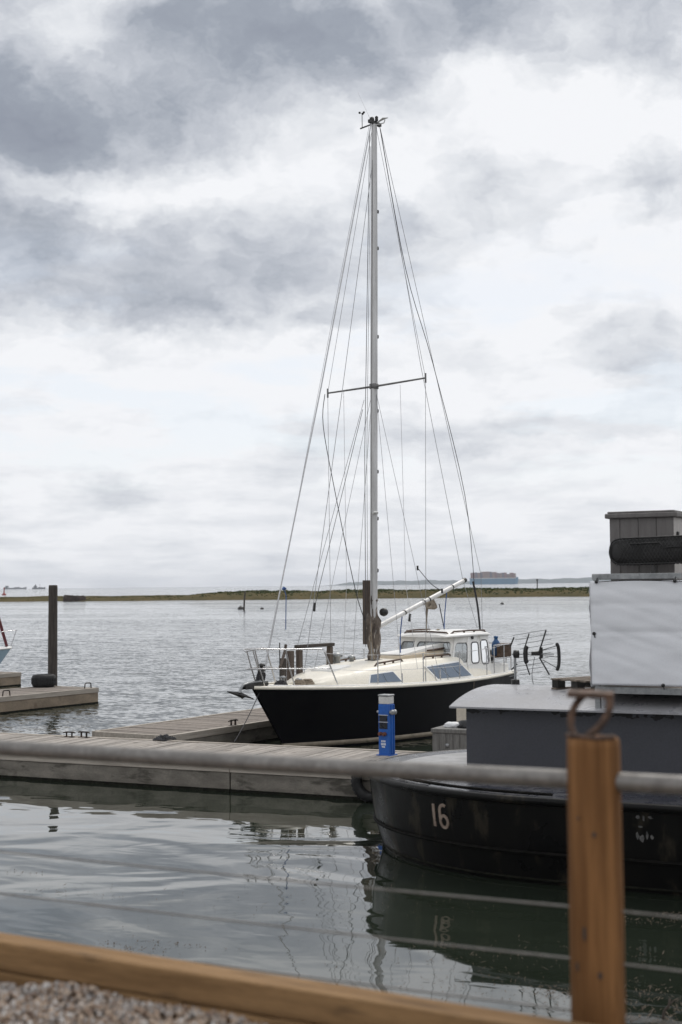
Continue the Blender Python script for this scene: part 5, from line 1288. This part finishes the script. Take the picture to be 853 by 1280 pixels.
def deck_box():
    t = thing('deck_box', (1.44, 23.2, DZ), R(-25), 'weathered grey deck box on the pontoon beside the barge cabin', 'box')
    L_, D_, H_ = .95, .55, .44
    MB().b2((.02, .02, 0), (L_-.02, D_-.02, H_-.01)).build('body', 'storage_grey', t)
    n = 8
    for k in range(n): MB().b2((L_*k/n+.003, 0, .01), (L_*(k+1)/n-.003, .018, H_-.07)).build('board', 'storage_grey', t, bevel=.003)
    for k in range(4): MB().b2((0, D_*k/4+(.02 if k == 0 else .003), .01), (.018, D_*(k+1)/4-.003, H_-.07)).build('board', 'storage_grey', t, bevel=.003)
    MB().b2((-.02, -.02, H_-.065), (L_+.02, D_+.02, H_+.005)).build('lid', 'storage_grey', t, bevel=.012)
    MB().lathe([(.0, 0), (.034, .002), (.034, .008), (.01, .011)], 14, (.26, 0, .18), True, Matrix.Rotation(PI/2, 3, 'X')).build('badge', 'galv', t)
    import mathutils.noise as mn
    def heap(c, r, s_, seed, mat, nm, lb):
        bm = bmesh.new(); bmesh.ops.create_icosphere(bm, subdivisions=3, radius=1)
        for v in bm.verts:
            k = 1+.35*mn.noise(v.co*1.6+Vector((seed, 0, 0)))+.18*mn.noise(v.co*4+Vector((seed, 2, 0))); v.co = Vector((v.co.x*r*s_[0]*k, v.co.y*r*s_[1]*k, max(-.25*r, v.co.z*r*s_[2]*k)))
        me = bpy.data.meshes.new(nm); bm.to_mesh(me); bm.free(); me.materials.append(MATS[mat]); me.polygons.foreach_set('use_smooth', [True]*len(me.polygons))
        o = link(nm, me); v = Matrix.Rotation(R(-25), 3, 'Z') @ Vector((c[0], c[1], H_+.005+.25*r)) + Vector((1.44, 23.2, DZ)); o.location = v; o.rotation_euler.z = R(-25); tag(o, lb, 'bag')
    heap((.54, .30, 0), .17, (1.5, .9, .55), 3, 'bag_black', 'plastic_bag', 'black crumpled bag lying on the grey deck box')
    heap((.27, .26, 0), .11, (1.5, .8, .55), 8, 'bag_white', 'plastic_bag', 'white crumpled bag lying on the grey deck box')
deck_box()
o = MB().lathe([(.13, 0), (.13, .68), (.12, .74), (.05, .77)], 18).build('bollard', 'cream_paint'); o.location = (2.03, 23.98, DZ); tag(o, 'round cream painted bollard behind the deck box', 'bollard')
o = MB().b2((-.32, -.045, 0), (.32, .045, .022)).build('loose_board', 'dark_timber', bevel=.004); o.location = (1.12, 21.95, DZ+.006); o.rotation_euler.z = R(-8); tag(o, 'short dark board lying on the pontoon in front of the pedestal', 'board')

# ---- neighbour's boat at the left edge
def neighbour():
    t = thing('sailing_boat', (-11.50, 49.6, 0), R(200), 'pale blue sailing boat bow at the far left edge', 'sailboat')
    # local x aft from the stem
    HBn = [(0, .03), (.1, .55), (.25, .95), (.5, 1.2), (.8, 1.1), (1, .9)]; L_ = 7.0
    def pt(s, f, sd_): z = (1.15-.25*s)*f; x = .8*(1-f)+(L_-.8*(1-f))*s; k = 1-(1-f)*(.15+.45*(1-s)**3); return Vector((x, sd_*max(.01, interp(HBn, s)[0]*k), z))
    ss = [0, .03, .07, .12, .2, .3, .42, .55, .7, .85, 1]; fs_ = [.97, .8, .55, .3, .05, -.15]
    rings = [[pt(s, f, -1) for f in fs_]+[pt(s, f, 1) for f in reversed(fs_)] for s in ss]
    m = MB().loft(rings, False, False, True); m.add(rings[-1], [tuple(range(len(rings[-1])))]); m.build('hull', 'boat_blue', t)
    MB().loft([[pt(s, .975, -1), Vector((pt(s, 1, 0).x, 0, pt(s, 1, 1).z+.05)), pt(s, .975, 1)] for s in ss], False, False, True).build('deck', 'gel_white', t)
    for sd_ in (-1, 1): MB().tube([pt(s, .99, sd_) for s in ss], .035, 7).build('rubbing_strake', 'gel_white', t)
    up = [(.55, .45, 1.1), (.5, .42, 1.62), (.3, .3, 1.72), (-.18, .0, 1.74)]
    MB().tube(smooth_path(up, 3)+smooth_path([(x, -y, z) for x, y, z in up[::-1]], 3)[1:], .014, 6).build('pulpit_rail', 'stainless', t)
    MB().tube([(-.16, 0, 1.74), (.04, 0, 1.14)], .014, 6).build('pulpit_leg', 'stainless', t)
    MB().tube([(.16, 0, 1.2), (.80, 0, 3.4), (2.8, 0, 8.6)], [.05, .07, .04], 8).build('furled_sail', 'sail_red', t)
    MB().tube([(2.9, 0, 1.2), (2.9, 0, 9)], .07, 10).build('mast', 'mast_alu', t)
    MB().loft([[(1.9, -.5, 1.05), (1.9, .5, 1.05), (2.1, .4, 1.3), (2.1, -.4, 1.3)], [(5, -.8, .95), (5, .8, .95), (5, .65, 1.45), (5, -.65, 1.45)]], True, True, False).build('coachroof', 'gel_white', t, bevel=.05)
neighbour()
